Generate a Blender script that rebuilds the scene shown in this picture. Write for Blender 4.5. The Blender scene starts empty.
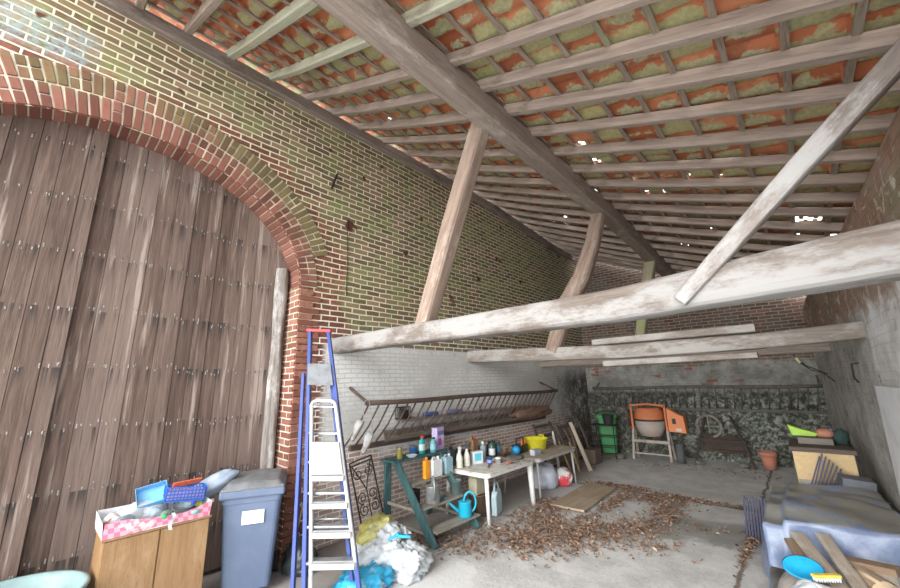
import bpy, math, random
from mathutils import Vector, Matrix, noise
random.seed(7)
C = bpy.context.scene.collection
PI = math.pi

# ------------------------------------------------------------------ camera
F, YAW, PIT, ROL = 375.3, 0.73589, 0.232665, 0.0249
def camera():
    cd = bpy.data.cameras.new('camera'); co = bpy.data.objects.new('camera', cd); C.objects.link(co)
    cd.sensor_fit = 'HORIZONTAL'; cd.sensor_width = 36; cd.lens = 36*F/900; cd.clip_start = .05
    cy, sy, cp, sp = math.cos(YAW), math.sin(YAW), math.cos(PIT), math.sin(PIT)
    fw = Vector((-sy*cp, cy*cp, sp)); r = Vector((cy, sy, 0)); d = fw.cross(r)
    c, s = math.cos(ROL), math.sin(ROL)
    r2 = c*r+s*d; d2 = -s*r+c*d
    m = Matrix((r2, -d2, -fw)).transposed().to_4x4(); m.translation = (0, 0, 2.08)
    co.matrix_world = m
    bpy.context.scene.camera = co
camera()
# ------------------------------------------------------------------ light
def light():
    w = bpy.data.worlds.new('sky'); bpy.context.scene.world = w; w.use_nodes = True
    b = w.node_tree.nodes['Background']; b.inputs[0].default_value = (.93, .97, 1, 1); b.inputs[1].default_value = 2.1
    sd = bpy.data.lights.new('sun', 'SUN'); sd.energy = 3.7; sd.angle = math.radians(50); sd.color = (1, .98, .95)
    so = bpy.data.objects.new('sun', sd); C.objects.link(so)
    so.rotation_euler = Vector((-.10, 1, -.34)).to_track_quat('-Z', 'Y').to_euler()
    v = bpy.context.scene.view_settings
    v.view_transform = 'Standard'; v.look = 'None'; v.gamma = 1; v.use_curve_mapping = False; v.exposure = .95
light()

# ------------------------------------------------------------------ shader helpers
class NT:
    def __init__(s, name):
        s.m = bpy.data.materials.new(name); s.m.use_nodes = True; s.t = s.m.node_tree
        s.b = s.t.nodes['Principled BSDF']
    def nd(s, typ, **kw):
        n = s.t.nodes.new(typ)
        for k, v in kw.items(): setattr(n, k, v)
        return n
    def put(s, inp, v):
        if hasattr(v, 'is_output') or isinstance(v, bpy.types.NodeSocket): s.t.links.new(v, inp)
        elif isinstance(v, (tuple, list)) and inp.type == 'RGBA': inp.default_value = (*v[:3], 1)
        else: inp.default_value = v
    def obj(s): return s.nd('ShaderNodeTexCoord').outputs['Object']
    def scale(s, v, sc):
        n = s.nd('ShaderNodeMapping'); s.put(n.inputs[0], v); n.inputs['Scale'].default_value = sc; return n.outputs[0]
    def noise(s, v, sc, det=4, rough=.6, dist=0):
        n = s.nd('ShaderNodeTexNoise'); s.put(n.inputs['Vector'], v); n.inputs['Scale'].default_value = sc
        n.inputs['Detail'].default_value = det; n.inputs['Roughness'].default_value = rough
        n.inputs['Distortion'].default_value = dist
        return n.outputs[0]
    def step(s, v, lo, hi, a=0, b=1):
        n = s.nd('ShaderNodeMapRange', interpolation_type='SMOOTHSTEP'); s.put(n.inputs[0], v)
        n.inputs[1].default_value = lo; n.inputs[2].default_value = hi; n.inputs[3].default_value = a; n.inputs[4].default_value = b
        return n.outputs[0]
    def mix(s, f, a, b, mode='MIX'):
        n = s.nd('ShaderNodeMixRGB', blend_type=mode); s.put(n.inputs[0], f); s.put(n.inputs[1], a); s.put(n.inputs[2], b); return n.outputs[0]
    def math(s, op, a, b=0):
        n = s.nd('ShaderNodeMath', operation=op); s.put(n.inputs[0], a); s.put(n.inputs[1], b); return n.outputs[0]
    def xyz(s, v):
        n = s.nd('ShaderNodeSeparateXYZ'); s.put(n.inputs[0], v); return n.outputs
    def comb(s, x, y, z):
        n = s.nd('ShaderNodeCombineXYZ'); s.put(n.inputs[0], x); s.put(n.inputs[1], y); s.put(n.inputs[2], z); return n.outputs[0]
    def island(s): return s.nd('ShaderNodeNewGeometry').outputs['Random Per Island']
    def bump(s, h, st=.4, d=.02):
        n = s.nd('ShaderNodeBump'); n.inputs['Strength'].default_value = st; n.inputs['Distance'].default_value = d
        s.put(n.inputs['Height'], h); s.t.links.new(n.outputs[0], s.b.inputs['Normal'])
    def fin(s, col, rough=.8, metal=0, spec=.3):
        s.put(s.b.inputs['Base Color'], col); s.put(s.b.inputs['Roughness'], rough)
        s.b.inputs['Metallic'].default_value = metal; s.b.inputs['Specular IOR Level'].default_value = spec
        return s.m
_mc = {}
def paint(name, c, c2=None, sc=6, rough=.55, metal=0, bump=.15, lo=.42, hi=.68, spec=.4, alpha=1, trans=0):
    """a coat with worn or dirty patches"""
    if name in _mc: return _mc[name]
    n = NT(name); o = n.obj(); f = n.step(n.noise(o, sc, 6, .7), lo, hi)
    if c2 is None: c2 = tuple(x*.8 for x in c)
    m = n.fin(n.mix(f, c, c2), rough, metal, spec)
    if bump: n.bump(n.noise(o, sc*6, 4), bump, .01)
    if alpha < 1: n.b.inputs['Alpha'].default_value = alpha
    if trans: n.b.inputs['Transmission Weight'].default_value = trans
    _mc[name] = m; return m
def wood(name, c1, c2, c3=None, axis=0, sc=1.0, lo=.5, hi=.62, rough=.85, bump=.5, c3s=1.6, isl=.0):
    """long grained timber, grain along one axis, with patches c3"""
    if name in _mc: return _mc[name]
    n = NT(name); o = n.obj(); st = [14*sc]*3; st[axis] = 1.0*sc
    g = n.noise(n.scale(o, st), 1.6, 8, .7, .6)
    g2 = n.noise(n.scale(o, [x*3.5 for x in st]), 1.6, 4, .7)
    col = n.mix(n.step(g, .32, .68), c1, c2)
    col = n.mix(n.step(g2, .52, .72, 0, .45), col, tuple(x*.45 for x in c2))
    if isl:
        col = n.mix(n.math('MULTIPLY', n.island(), isl), col, tuple(x*1.9 for x in c1))
    if c3:
        st3 = [2.6]*3; st3[axis] = .9
        col = n.mix(n.step(n.noise(n.scale(o, st3), c3s, 7, .75), lo, hi), col, c3)
    n.bump(n.math('ADD', g, n.math('MULTIPLY', g2, .5)), bump, .015)
    _mc[name] = n.fin(col, rough); return _mc[name]

# ------------------------------------------------------------------ mesh helpers
class MB:
    def __init__(s): s.v = []; s.f = []; s.mi = []; s.uv = {}; s.sm = []
    def add(s, vs, fs, mi=0, sm=False):
        o = len(s.v); s.v += [tuple(v) for v in vs]
        for f in fs: s.f.append([i+o for i in f]); s.mi.append(mi); s.sm.append(sm)
        return s
    def box(s, c, d, R=None, mi=0, taper=1):
        c = Vector(c); x, y, z = d[0]/2, d[1]/2, d[2]/2; t = taper
        vs = [Vector(p) for p in ((-x*t, -y*t, -z), (x*t, -y*t, -z), (x*t, y*t, -z), (-x*t, y*t, -z), (-x, -y, z), (x, -y, z), (x, y, z), (-x, y, z))]
        if R is not None: vs = [R @ v for v in vs]
        return s.add([v+c for v in vs], [(0, 3, 2, 1), (4, 5, 6, 7), (0, 1, 5, 4), (1, 2, 6, 5), (2, 3, 7, 6), (3, 0, 4, 7)], mi)
    def bar(s, a, b, w, h, mi=0, up=(0, 0, 1)):
        a, b = Vector(a), Vector(b); x = (b-a); L = x.length; x.normalize(); u = Vector(up)
        if abs(x.dot(u)) > .98: u = Vector((0, 1, 0))
        y = u.cross(x).normalized(); z = x.cross(y)
        return s.box((a+b)/2, (L, w, h), Matrix((x, y, z)).transposed(), mi)
    def tube(s, pts, r, n=8, mi=0, closed=False):
        pts = [Vector(p) for p in pts]; N = len(pts); rr = r if isinstance(r, (list, tuple)) else [r]*N
        rings = []; ref = None
        for i, p in enumerate(pts):
            t = (pts[(i+1) % N] if closed or i < N-1 else p)-(pts[i-1] if closed or i > 0 else p); t.normalize()
            if ref is None: ref = t.orthogonal().normalized()
            ref = (ref-t*ref.dot(t)); ref = ref.normalized() if ref.length > 1e-6 else t.orthogonal().normalized()
            b = t.cross(ref)
            rings.append([p+(ref*math.cos(2*PI*k/n)+b*math.sin(2*PI*k/n))*rr[i] for k in range(n)])
        vs = [v for g in rings for v in g]; fs = []
        for i in range(N if closed else N-1):
            j = (i+1) % N
            for k in range(n): fs.append((i*n+k, i*n+(k+1) % n, j*n+(k+1) % n, j*n+k))
        if not closed: fs += [tuple(range(n))[::-1], tuple((N-1)*n+k for k in range(n))]
        return s.add(vs, fs, mi, True)
    def lathe(s, prof, c=(0, 0, 0), n=20, mi=0, R=None, cap=True, sx=1, sy=1):
        vs = []; c = Vector(c)
        for r, z in prof:
            for k in range(n):
                v = Vector((r*math.cos(2*PI*k/n)*sx, r*math.sin(2*PI*k/n)*sy, z))
                vs.append((R @ v if R is not None else v)+c)
        fs = [(i*n+k, i*n+(k+1) % n, (i+1)*n+(k+1) % n, (i+1)*n+k) for i in range(len(prof)-1) for k in range(n)]
        if cap: fs += [tuple(range(n))[::-1], tuple((len(prof)-1)*n+k for k in range(n))]
        return s.add(vs, fs, mi, True)
    def prism(s, poly, lo, hi, axis=2, mi=0):
        """poly of 2-D points extruded along an axis; the other two axes keep their order"""
        def P(p, h):
            q = list(p); q.insert(axis, h); return q
        n = len(poly); vs = [P(p, lo) for p in poly]+[P(p, hi) for p in poly]
        return s.add(vs, [tuple(range(n))[::-1], tuple(range(n, 2*n))]+[(i, (i+1) % n, (i+1) % n+n, i+n) for i in range(n)], mi)
    def grid(s, nu, nv, fn, mi=0, sm=True, skip=None):
        vs = [fn(i/nu, j/nv) for i in range(nu+1) for j in range(nv+1)]
        fs = []
        for i in range(nu):
            for j in range(nv):
                q = (i*(nv+1)+j, (i+1)*(nv+1)+j, (i+1)*(nv+1)+j+1, i*(nv+1)+j+1)
                if skip:
                    cc = sum((Vector(vs[k]) for k in q), Vector())/4
                    if skip(cc): continue
                fs.append(q)
        return s.add(vs, fs, mi, sm)
    def blob(s, c, r, seed=0, amp=.25, fr=2.2, nu=28, nv=18, flat=None, mi=0, ridge=.5):
        c = Vector(c); r = Vector(r); sd = Vector((seed*7.3, seed*3.1, seed*1.7))
        def fn(u, v):
            a = 2*PI*u; b = PI*(v*.998+.001)
            d = Vector((math.sin(b)*math.cos(a), math.sin(b)*math.sin(a), -math.cos(b)))
            k = 1+amp*noise.noise(d*fr*.7+sd)+amp*ridge*(1-2*abs(noise.noise(d*fr*2.2+sd)))*.6+amp*.4*ridge*(abs(noise.noise(d*fr*5+sd)))
            p = Vector((d.x*r.x, d.y*r.y, d.z*r.z))*k+c
            if flat is not None and p.z < flat: p.z = flat+.002*noise.noise(p*9)
            return p
        return s.grid(nu, nv, fn, mi)
    def build(s, name, mats, parent=None, bevel=0, smooth=None, loc=None, seg=2):
        me = bpy.data.meshes.new(name); me.from_pydata(s.v, [], s.f)
        if not isinstance(mats, (list, tuple)): mats = [mats]
        for m in mats: me.materials.append(m)
        for p, i, sm in zip(me.polygons, s.mi, s.sm): p.material_index = i; p.use_smooth = sm if smooth is None else smooth
        me.update()
        o = bpy.data.objects.new(name, me); C.objects.link(o)
        if parent: o.parent = parent
        if loc: o.location = loc
        if bevel:
            b = o.modifiers.new('bevel', 'BEVEL'); b.width = bevel; b.segments = seg; b.limit_method = 'ANGLE'; b.angle_limit = math.radians(40)
        return o
def tag(o, label, cat, group=None, kind=None):
    o['label'] = label; o['category'] = cat
    if group: o['group'] = group
    if kind: o['kind'] = kind
    return o
def thing(name, label, cat, loc, rz=0, group=None):
    o = bpy.data.objects.new(name, None); o.empty_display_size = .05; C.objects.link(o)
    o.location = loc; o.rotation_euler = (0, 0, rz)
    return tag(o, label, cat, group)
def struct(mb, name, mat, label=None, **k):
    o = mb.build(name, mat, **k); o['kind'] = 'structure'; o['category'] = name.split('_')[0]
    o['label'] = label or name; return o
def copy_tree(src, parent=None):
    c = src.copy(); C.objects.link(c); c.parent = parent
    for ch in [x for x in bpy.data.objects if x.parent == src]: copy_tree(ch, c)
    return c
def lerp(a, b, t): return a+(b-a)*t
def sstep(t): t = min(1, max(0, t)); return t*t*(3-2*t)
ORD = ['first', 'second', 'third', 'fourth', 'fifth', 'sixth', 'seventh', 'eighth', 'ninth', 'tenth', 'eleventh', 'twelfth', 'thirteenth', 'fourteenth',
       'fifteenth', 'sixteenth', 'seventeenth', 'eighteenth', 'nineteenth', 'twentieth', 'twenty-first', 'twenty-second', 'twenty-third', 'twenty-fourth',
       'twenty-fifth', 'twenty-sixth', 'twenty-seventh', 'twenty-eighth']

# ------------------------------------------------------------------ layout of the shed
XL = -5.08                                  # face of the left brick wall
def xr(Y): return .69-.047*(Y-3.8)          # face of the right wall
def yb(X): return 12.0+.03*(X+5.1)          # face of the back wall
def sag(Y): return -.33*sstep((Y-6.3)/5.2)
def zr(X, Y=0):                             # underside of the rafters
    a = (X+2.1)*(X-.6)/17.1; b = (X+5.1)*(X-.6)/-8.1; c = (X+5.1)*(X+2.1)/15.39
    return 6.52*a+5.13*b+4.08*c+sag(Y)
AY, AZ, AA, AB = .45, 3.49, 1.95, 1.46      # door arch: centre, spring line, half width, rise
def arch(Y):
    u = abs(Y-AY)/AA
    return 0 if u >= 1 else AZ+AB*math.sqrt(1-u*u)

# ------------------------------------------------------------------ brick materials
def brick_mat(name, plane, kind):
    n = NT(name); o = n.obj(); x, y, z = n.xyz(o)
    v = n.comb(*{'yz': (y, z, 0.0), 'xz': (x, z, 0.0)}[plane])
    wob = n.nd('ShaderNodeVectorMath', operation='SCALE')
    nn = n.nd('ShaderNodeTexNoise'); n.put(nn.inputs['Vector'], o); nn.inputs['Scale'].default_value = 2.2; nn.inputs['Detail'].default_value = 5
    n.put(wob.inputs[0], nn.outputs['Color']); wob.inputs['Scale'].default_value = .045
    va = n.nd('ShaderNodeVectorMath', operation='ADD'); n.put(va.inputs[0], v); n.put(va.inputs[1], wob.outputs[0])
    def courses(bw, rh, ms):
        b = n.nd('ShaderNodeTexBrick', offset=.5); n.put(b.inputs['Vector'], va.outputs[0])
        b.inputs['Scale'].default_value = 1; b.inputs['Brick Width'].default_value = bw; b.inputs['Row Height'].default_value = rh
        b.inputs['Mortar Size'].default_value = ms; b.inputs['Mortar Smooth'].default_value = .25; b.inputs['Bias'].default_value = -.1
        b.inputs['Color1'].default_value = (0, 0, 0, 1); b.inputs['Color2'].default_value = (1, 1, 1, 1); b.inputs['Mortar'].default_value = (.5, .5, .5, 1)
        return b.outputs['Color'], b.outputs['Fac']
    rnd, mor = courses(.265, .0845, .0108)
    if kind == 'left':
        r2, m2 = courses(.215, .067, .0095); lowz = n.math('MULTIPLY', n.step(z, 2.67, 2.63), n.step(y, 2.80, 2.84))
        rnd = n.mix(lowz, rnd, r2); mor = n.mix(lowz, mor, m2)
    big = n.noise(o, .55, 5, .65); mid = n.noise(o, 2.3, 6, .7); fine = n.noise(o, 17, 5, .75)
    dirt = n.noise(o, 6, 6, .8)
    if kind == 'left':
        red = n.mix(rnd, (.20, .075, .05), (.38, .155, .10)); red = n.mix(n.step(fine, .35, .7), red, (.12, .065, .05))
        green = n.mix(rnd, (.15, .125, .062), (.30, .265, .14)); green = n.mix(n.step(n.noise(o, 3.6, 6, .7), .44, .66, 0, .75), green, (.25, .28, .095))
        brown = n.mix(rnd, (.17, .11, .07), (.34, .225, .14))
        gm = n.math('ADD', n.math('ADD', big, .03), n.math('MULTIPLY', n.step(z, 4.9, 6.0), .26))
        gm = n.math('ADD', gm, n.math('MULTIPLY', n.step(y, 2.2, 3.6), .24))
        # bricks round the arch and the jamb stay red
        dy = n.math('SUBTRACT', y, AY); dz = n.math('MAXIMUM', n.math('SUBTRACT', z, AZ), 0.0)
        rr = n.math('SQRT', n.math('ADD', n.math('POWER', n.math('DIVIDE', dy, AA), 2.0), n.math('POWER', n.math('DIVIDE', dz, AB), 2.0)))
        near = n.step(rr, 1.12, 1.6, 1, 0)
        gm = n.math('SUBTRACT', gm, n.math('MULTIPLY', near, .30))
        gm = n.math('ADD', gm, n.math('MULTIPLY', n.math('SUBTRACT', mid, .5), .5))
        col = n.mix(n.step(gm, .42, .62), red, n.mix(n.step(mid, .40, .60), brown, green))
        mort = n.mix(n.step(mid, .35, .65), (.78, .73, .57), (.60, .58, .40))
        # lower bricks, pinkish, with pale mortar
        low = n.math('MULTIPLY', n.step(n.math('ADD', z, n.math('MULTIPLY', mid, .5)), 1.75, 1.35), n.step(y, 2.7, 2.9))
        pink = n.mix(rnd, (.44, .30, .25), (.66, .52, .45)); pink = n.mix(n.step(fine, .5, .75), pink, (.5, .45, .42))
        col = n.mix(low, col, pink)
        mort = n.mix(n.step(z, 3.3, 2.6), mort, (.86, .83, .79))
        # whitewash between the manger and the tie beams, ragged at its edges
        e = n.math('MULTIPLY', n.math('SUBTRACT', mid, .5), 1.1)
        ww = n.math('MULTIPLY', n.step(n.math('ADD', z, e), 2.90, 2.78), n.step(n.math('ADD', z, e), 1.0, 1.3))
        ww = n.math('MULTIPLY', ww, n.step(n.math('ADD', y, n.math('MULTIPLY', e, .2)), 2.78, 2.95))
        ww = n.math('MULTIPLY', n.math('MULTIPLY', ww, n.step(z, 2.72, 2.66)), n.step(dirt, .30, .48, .65, .95))
        wc = n.mix(n.step(big, .4, .62), (.86, .86, .85), (.66, .66, .64)); wc = n.mix(n.step(dirt, .54, .75), wc, (.46, .43, .39))
        col = n.mix(ww, col, wc); mort = n.mix(ww, mort, (.62, .62, .60))
        c = n.mix(mor, col, mort)
        # remains of pale blue paint high on the wall
        pm = n.math('MULTIPLY', n.step(n.math('ADD', y, n.math('MULTIPLY', mid, .6)), .35, .1), n.step(n.math('ADD', z, n.math('MULTIPLY', dirt, .5)), 5.62, 5.8))
        pm = n.math('MULTIPLY', pm, n.step(n.math('ADD', z, n.math('MULTIPLY', dirt, .3)), 6.12, 5.95))
        c = n.mix(n.math('MULTIPLY', pm, n.step(fine, .38, .58, .1, .75)), c, (.30, .37, .38))
        # black mould at the far end
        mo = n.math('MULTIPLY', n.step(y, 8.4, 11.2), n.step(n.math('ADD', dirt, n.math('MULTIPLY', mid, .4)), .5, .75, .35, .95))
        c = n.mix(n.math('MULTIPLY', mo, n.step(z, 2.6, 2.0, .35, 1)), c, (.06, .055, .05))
        # knocked out holes
        ho = n.step(n.noise(o, 3.1, 2, .4), .68, .72)
        c = n.mix(n.math('MULTIPLY', ho, n.step(z, 3.2, 4.0)), c, (.12, .05, .035))
    elif kind == 'jamb':
        red = n.mix(rnd, (.20, .078, .053), (.42, .20, .14)); red = n.mix(n.step(fine, .45, .7), red, (.2, .1, .075))
        c = n.mix(mor, red, (.60, .53, .46)); c = n.mix(n.step(n.math('ADD', mid, n.math('MULTIPLY', z, -.25)), .30, .55, 0, .75), c, (.13, .115, .10))
        c = n.mix(n.step(n.math('ADD', mid, n.math('MULTIPLY', z, .04)), .62, .8, 0, .5), c, (.20, .20, .08))
    elif kind == 'back':
        bro = n.mix(rnd, (.10, .06, .045), (.22, .13, .10)); up = n.mix(mor, n.mix(n.step(mid, .4, .7), bro, (.13, .12, .10)), (.30, .26, .22))
        # a band of render that has come off brick in places
        band = n.math('MULTIPLY', n.step(n.math('ADD', z, n.math('MULTIPLY', mid, .25)), 1.7, 1.8), n.step(n.math('ADD', z, n.math('MULTIPLY', mid, .5)), 2.75, 2.6))
        ren = n.mix(n.step(mid, .35, .65), (.36, .36, .33), (.20, .20, .18)); ren = n.mix(n.step(fine, .55, .75), ren, (.10, .10, .09))
        redp = n.mix(mor, (.26, .10, .07), (.30, .26, .23))
        ren = n.mix(n.math('MULTIPLY', n.step(rnd, .55, .75), n.step(n.noise(o, 1.3, 3), .5, .62)), ren, redp)
        c = n.mix(band, up, ren)
        # mossy flaking limewash low down
        lw = n.step(n.math('ADD', z, n.math('MULTIPLY', mid, .2)), 1.85, 1.75)
        fl = n.mix(n.step(n.noise(o, 9, 8, .8), .44, .62), (.06, .06, .05), n.mix(n.step(mid, .4, .62), (.40, .42, .38), (.27, .31, .25)))
        fl = n.mix(n.math('MULTIPLY', n.step(x, -3.6, -1.4, .75, 0), n.step(dirt, .35, .6)), fl, (.06, .055, .045))
        c = n.mix(lw, c, fl)
    elif kind == 'right':
        bro = n.mix(rnd, (.26, .15, .11), (.42, .27, .20))
        plast = n.mix(n.step(mid, .40, .60), bro, (.33, .25, .20)); plast = n.mix(n.step(n.noise(o, 5, 7, .7, 1.2), .54, .62), plast, (.58, .54, .45))
        plast = n.mix(n.step(n.noise(o, 1.7, 5, .6), .52, .7, 0, .6), plast, (.17, .18, .09))
        wash = n.mix(n.step(mid, .38, .66), (.80, .82, .82), (.60, .60, .59)); wash = n.mix(n.step(dirt, .55, .75), wash, (.42, .40, .35))
        grey = n.mix(n.step(mid, .38, .66), (.52, .51, .49), (.34, .33, .30)); grey = n.mix(n.step(dirt, .52, .72), grey, (.12, .12, .09))
        wash = n.mix(n.step(n.math('ADD', y, n.math('MULTIPLY', dirt, .5)), 6.1, 6.35), wash, grey)
        e = n.math('ADD', z, n.math('MULTIPLY', n.math('SUBTRACT', mid, .5), 1.2))
        c = n.mix(n.step(e, 2.55, 2.9), wash, plast)
        c = n.mix(n.math('MULTIPLY', n.step(n.math('ADD', z, n.math('MULTIPLY', big, .8)), 1.0, .6), .7), c, (.20, .20, .15))
    n.bump(n.math('ADD', n.math('MULTIPLY', n.math('SUBTRACT', 1.0, mor), .8), n.math('MULTIPLY', fine, .7)), .75, .018)
    return n.fin(c, .92, 0, .15)

# ------------------------------------------------------------------ structure
def build_left_wall():
    mb = MB(); ys = [-2.2+.1*i for i in range(147)]; ys = sorted(ys+[AY-AA, AY+AA, AY-AA+.02, AY+AA-.02, AY-AA+.05, AY+AA-.05])
    def bot(Y): return arch(Y)
    for a, b in zip(ys, ys[1:]):
        m = (a+b)/2
        if abs(m-AY) < AA: ba, bb = max(AZ, bot(a)), max(AZ, bot(b))
        else: ba = bb = 0
        ta, tb = 6.32+sag(a), 6.32+sag(b)
        mb.add([(XL, a, ba), (XL, b, bb), (XL, b, tb), (XL, a, ta)], [(0, 1, 2, 3)])
        mb.add([(XL-.5, a, 0), (XL-.5, b, 0), (XL-.5, b, tb), (XL-.5, a, ta), (XL, b, tb), (XL, a, ta)], [(0, 3, 2, 1), (2, 3, 5, 4)])
    struct(mb, 'wall_left', brick_mat('brick_left', 'yz', 'left'), 'tall mossy brick wall with whitewashed lower part and arched barn door')
    # door reveal: jambs and soffit
    mb = MB(); path = [(AY+AA, 0), (AY+AA, AZ)]+[(AY+AA*math.cos(PI*k/40), AZ+AB*math.sin(PI*k/40)) for k in range(1, 40)]+[(AY-AA, AZ), (AY-AA, 0)]
    for (a, za), (b, zb) in (path[:2], path[-2:]):
        mb.add([(XL, a, za), (XL, b, zb), (XL-.42, b, zb), (XL-.42, a, za)], [(0, 1, 2, 3)])
    struct(mb, 'trim_1', brick_mat('brick_jamb', 'xz', 'jamb'), 'red brick reveal of the arched barn doorway')
    # quoin bricks down the jamb
    mb = MB(); z = .0; k = 0
    while z < AZ-.05:
        L = .33 if k % 2 else .22
        mb.box((XL-.05+random.uniform(-.004, .004), AY+AA+L/2+.004, z+.044), (.14, L-.012, .0775)); 
        z += .0885; k += 1
    n = NT('jamb_brick'); r = n.island(); o = n.obj()
    c = n.mix(r, (.19, .072, .05), (.40, .185, .13)); f = n.noise(o, 14, 6, .75)
    c = n.mix(n.step(f, .45, .7), c, (.17, .08, .055)); zz = n.xyz(o)[2]
    c = n.mix(n.step(n.math('ADD', n.noise(o, 2.2, 5), n.math('MULTIPLY', zz, -.25)), .34, .6, 0, .6), c, (.14, .12, .105))
    n.bump(f, .5, .01); jm = n.fin(c, .9, 0, .15)
    struct(mb, 'trim_2', jm, 'red quoin bricks beside the barn door', bevel=.006)
    # arch rings
    mb = MB()
    def ring(off, ln, wid, depth, proud, th0, th1):
        th = th0
        while th < th1:
            a = AA+off+ln/2; b = AB+off+ln/2
            p = Vector((XL-depth/2+proud, AY+a*math.cos(th), AZ+b*math.sin(th)))
            nrm = Vector((0, math.cos(th)/a, math.sin(th)/b)).normalized(); t = Vector((1, 0, 0)).cross(nrm)
            R = Matrix((Vector((1, 0, 0)), t, nrm)).transposed() @ Matrix.Rotation(random.uniform(-.03, .03), 3, 'X')
            if True:
                j = random.uniform(-.006, .008)
                if random.random() < .55: mb.box(p+Vector((j, 0, 0)), (depth, wid, ln-.016), R)
                else:
                    mb.box(p+nrm*ln*.26+Vector((j, 0, 0)), (depth, wid, ln*.46-.01), R); mb.box(p-nrm*ln*.24+Vector((j-.006, 0, 0)), (depth, wid, ln*.50-.01), R)
            sp = math.sqrt((a*math.sin(th))**2+(b*math.cos(th))**2)
            th += (wid+.019)/sp
    ring(0, .27, .072, .39, .020, .03, PI-.03)
    ring(.275, .245, .072, .2, .018, .30, PI-.25)
    n = NT('arch_brick'); r = n.island(); o = n.obj(); y, z = n.xyz(o)[1], n.xyz(o)[2]
    c = n.mix(r, (.15, .06, .045), (.31, .135, .10)); f = n.noise(o, 15, 6, .75); m2 = n.noise(o, 1.1, 4, .6)
    g = n.math('ADD', m2, n.math('MULTIPLY', n.step(y, 1.0, 2.2), .16))
    dy = n.math('DIVIDE', n.math('SUBTRACT', y, AY), AA+.27); dz = n.math('DIVIDE', n.math('SUBTRACT', z, AZ), AB+.27)
    out = n.step(n.math('SQRT', n.math('ADD', n.math('POWER', dy, 2.0), n.math('POWER', dz, 2.0))), .93, 1.04)
    c = n.mix(n.math('MULTIPLY', out, n.step(g, .42, .62)), c, n.mix(r, (.14, .11, .055), (.24, .19, .09)))
    c = n.mix(n.step(f, .5, .75, 0, .7), c, (.13, .07, .055)); n.bump(f, .5, .01)
    struct(mb, 'trim_3', n.fin(c, .9, 0, .15), 'double ring of bricks on edge arching over the barn door', bevel=.006)
    # bedding mortar behind the rings
    mb = MB()
    for k in range(60):
        q = []
        R2 = .52 if 6 <= k < 55 else .265
        for th in (PI*k/60, PI*(k+1)/60):
            q += [(XL+.003, AY+(AA+.022)*math.cos(th), AZ+(AB+.022)*math.sin(th)), (XL+.003, AY+(AA+R2)*math.cos(th), AZ+(AB+R2)*math.sin(th))]
        mb.add(q, [(0, 1, 3, 2)])
        if True:
            a, b = PI*k/60, PI*(k+1)/60
            mb.add([(XL+.003, AY+(AA+.022)*math.cos(a), AZ+(AB+.022)*math.sin(a)), (XL+.003, AY+(AA+.022)*math.cos(b), AZ+(AB+.022)*math.sin(b)),
                    (XL-.40, AY+(AA+.022)*math.cos(b), AZ+(AB+.022)*math.sin(b)), (XL-.40, AY+(AA+.022)*math.cos(a), AZ+(AB+.022)*math.sin(a))], [(0, 1, 2, 3)])
    struct(mb, 'trim_4', paint('lime_mortar', (.72, .65, .52), (.52, .47, .36), 5, .95), 'pale lime mortar between the arch bricks')
build_left_wall()

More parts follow.
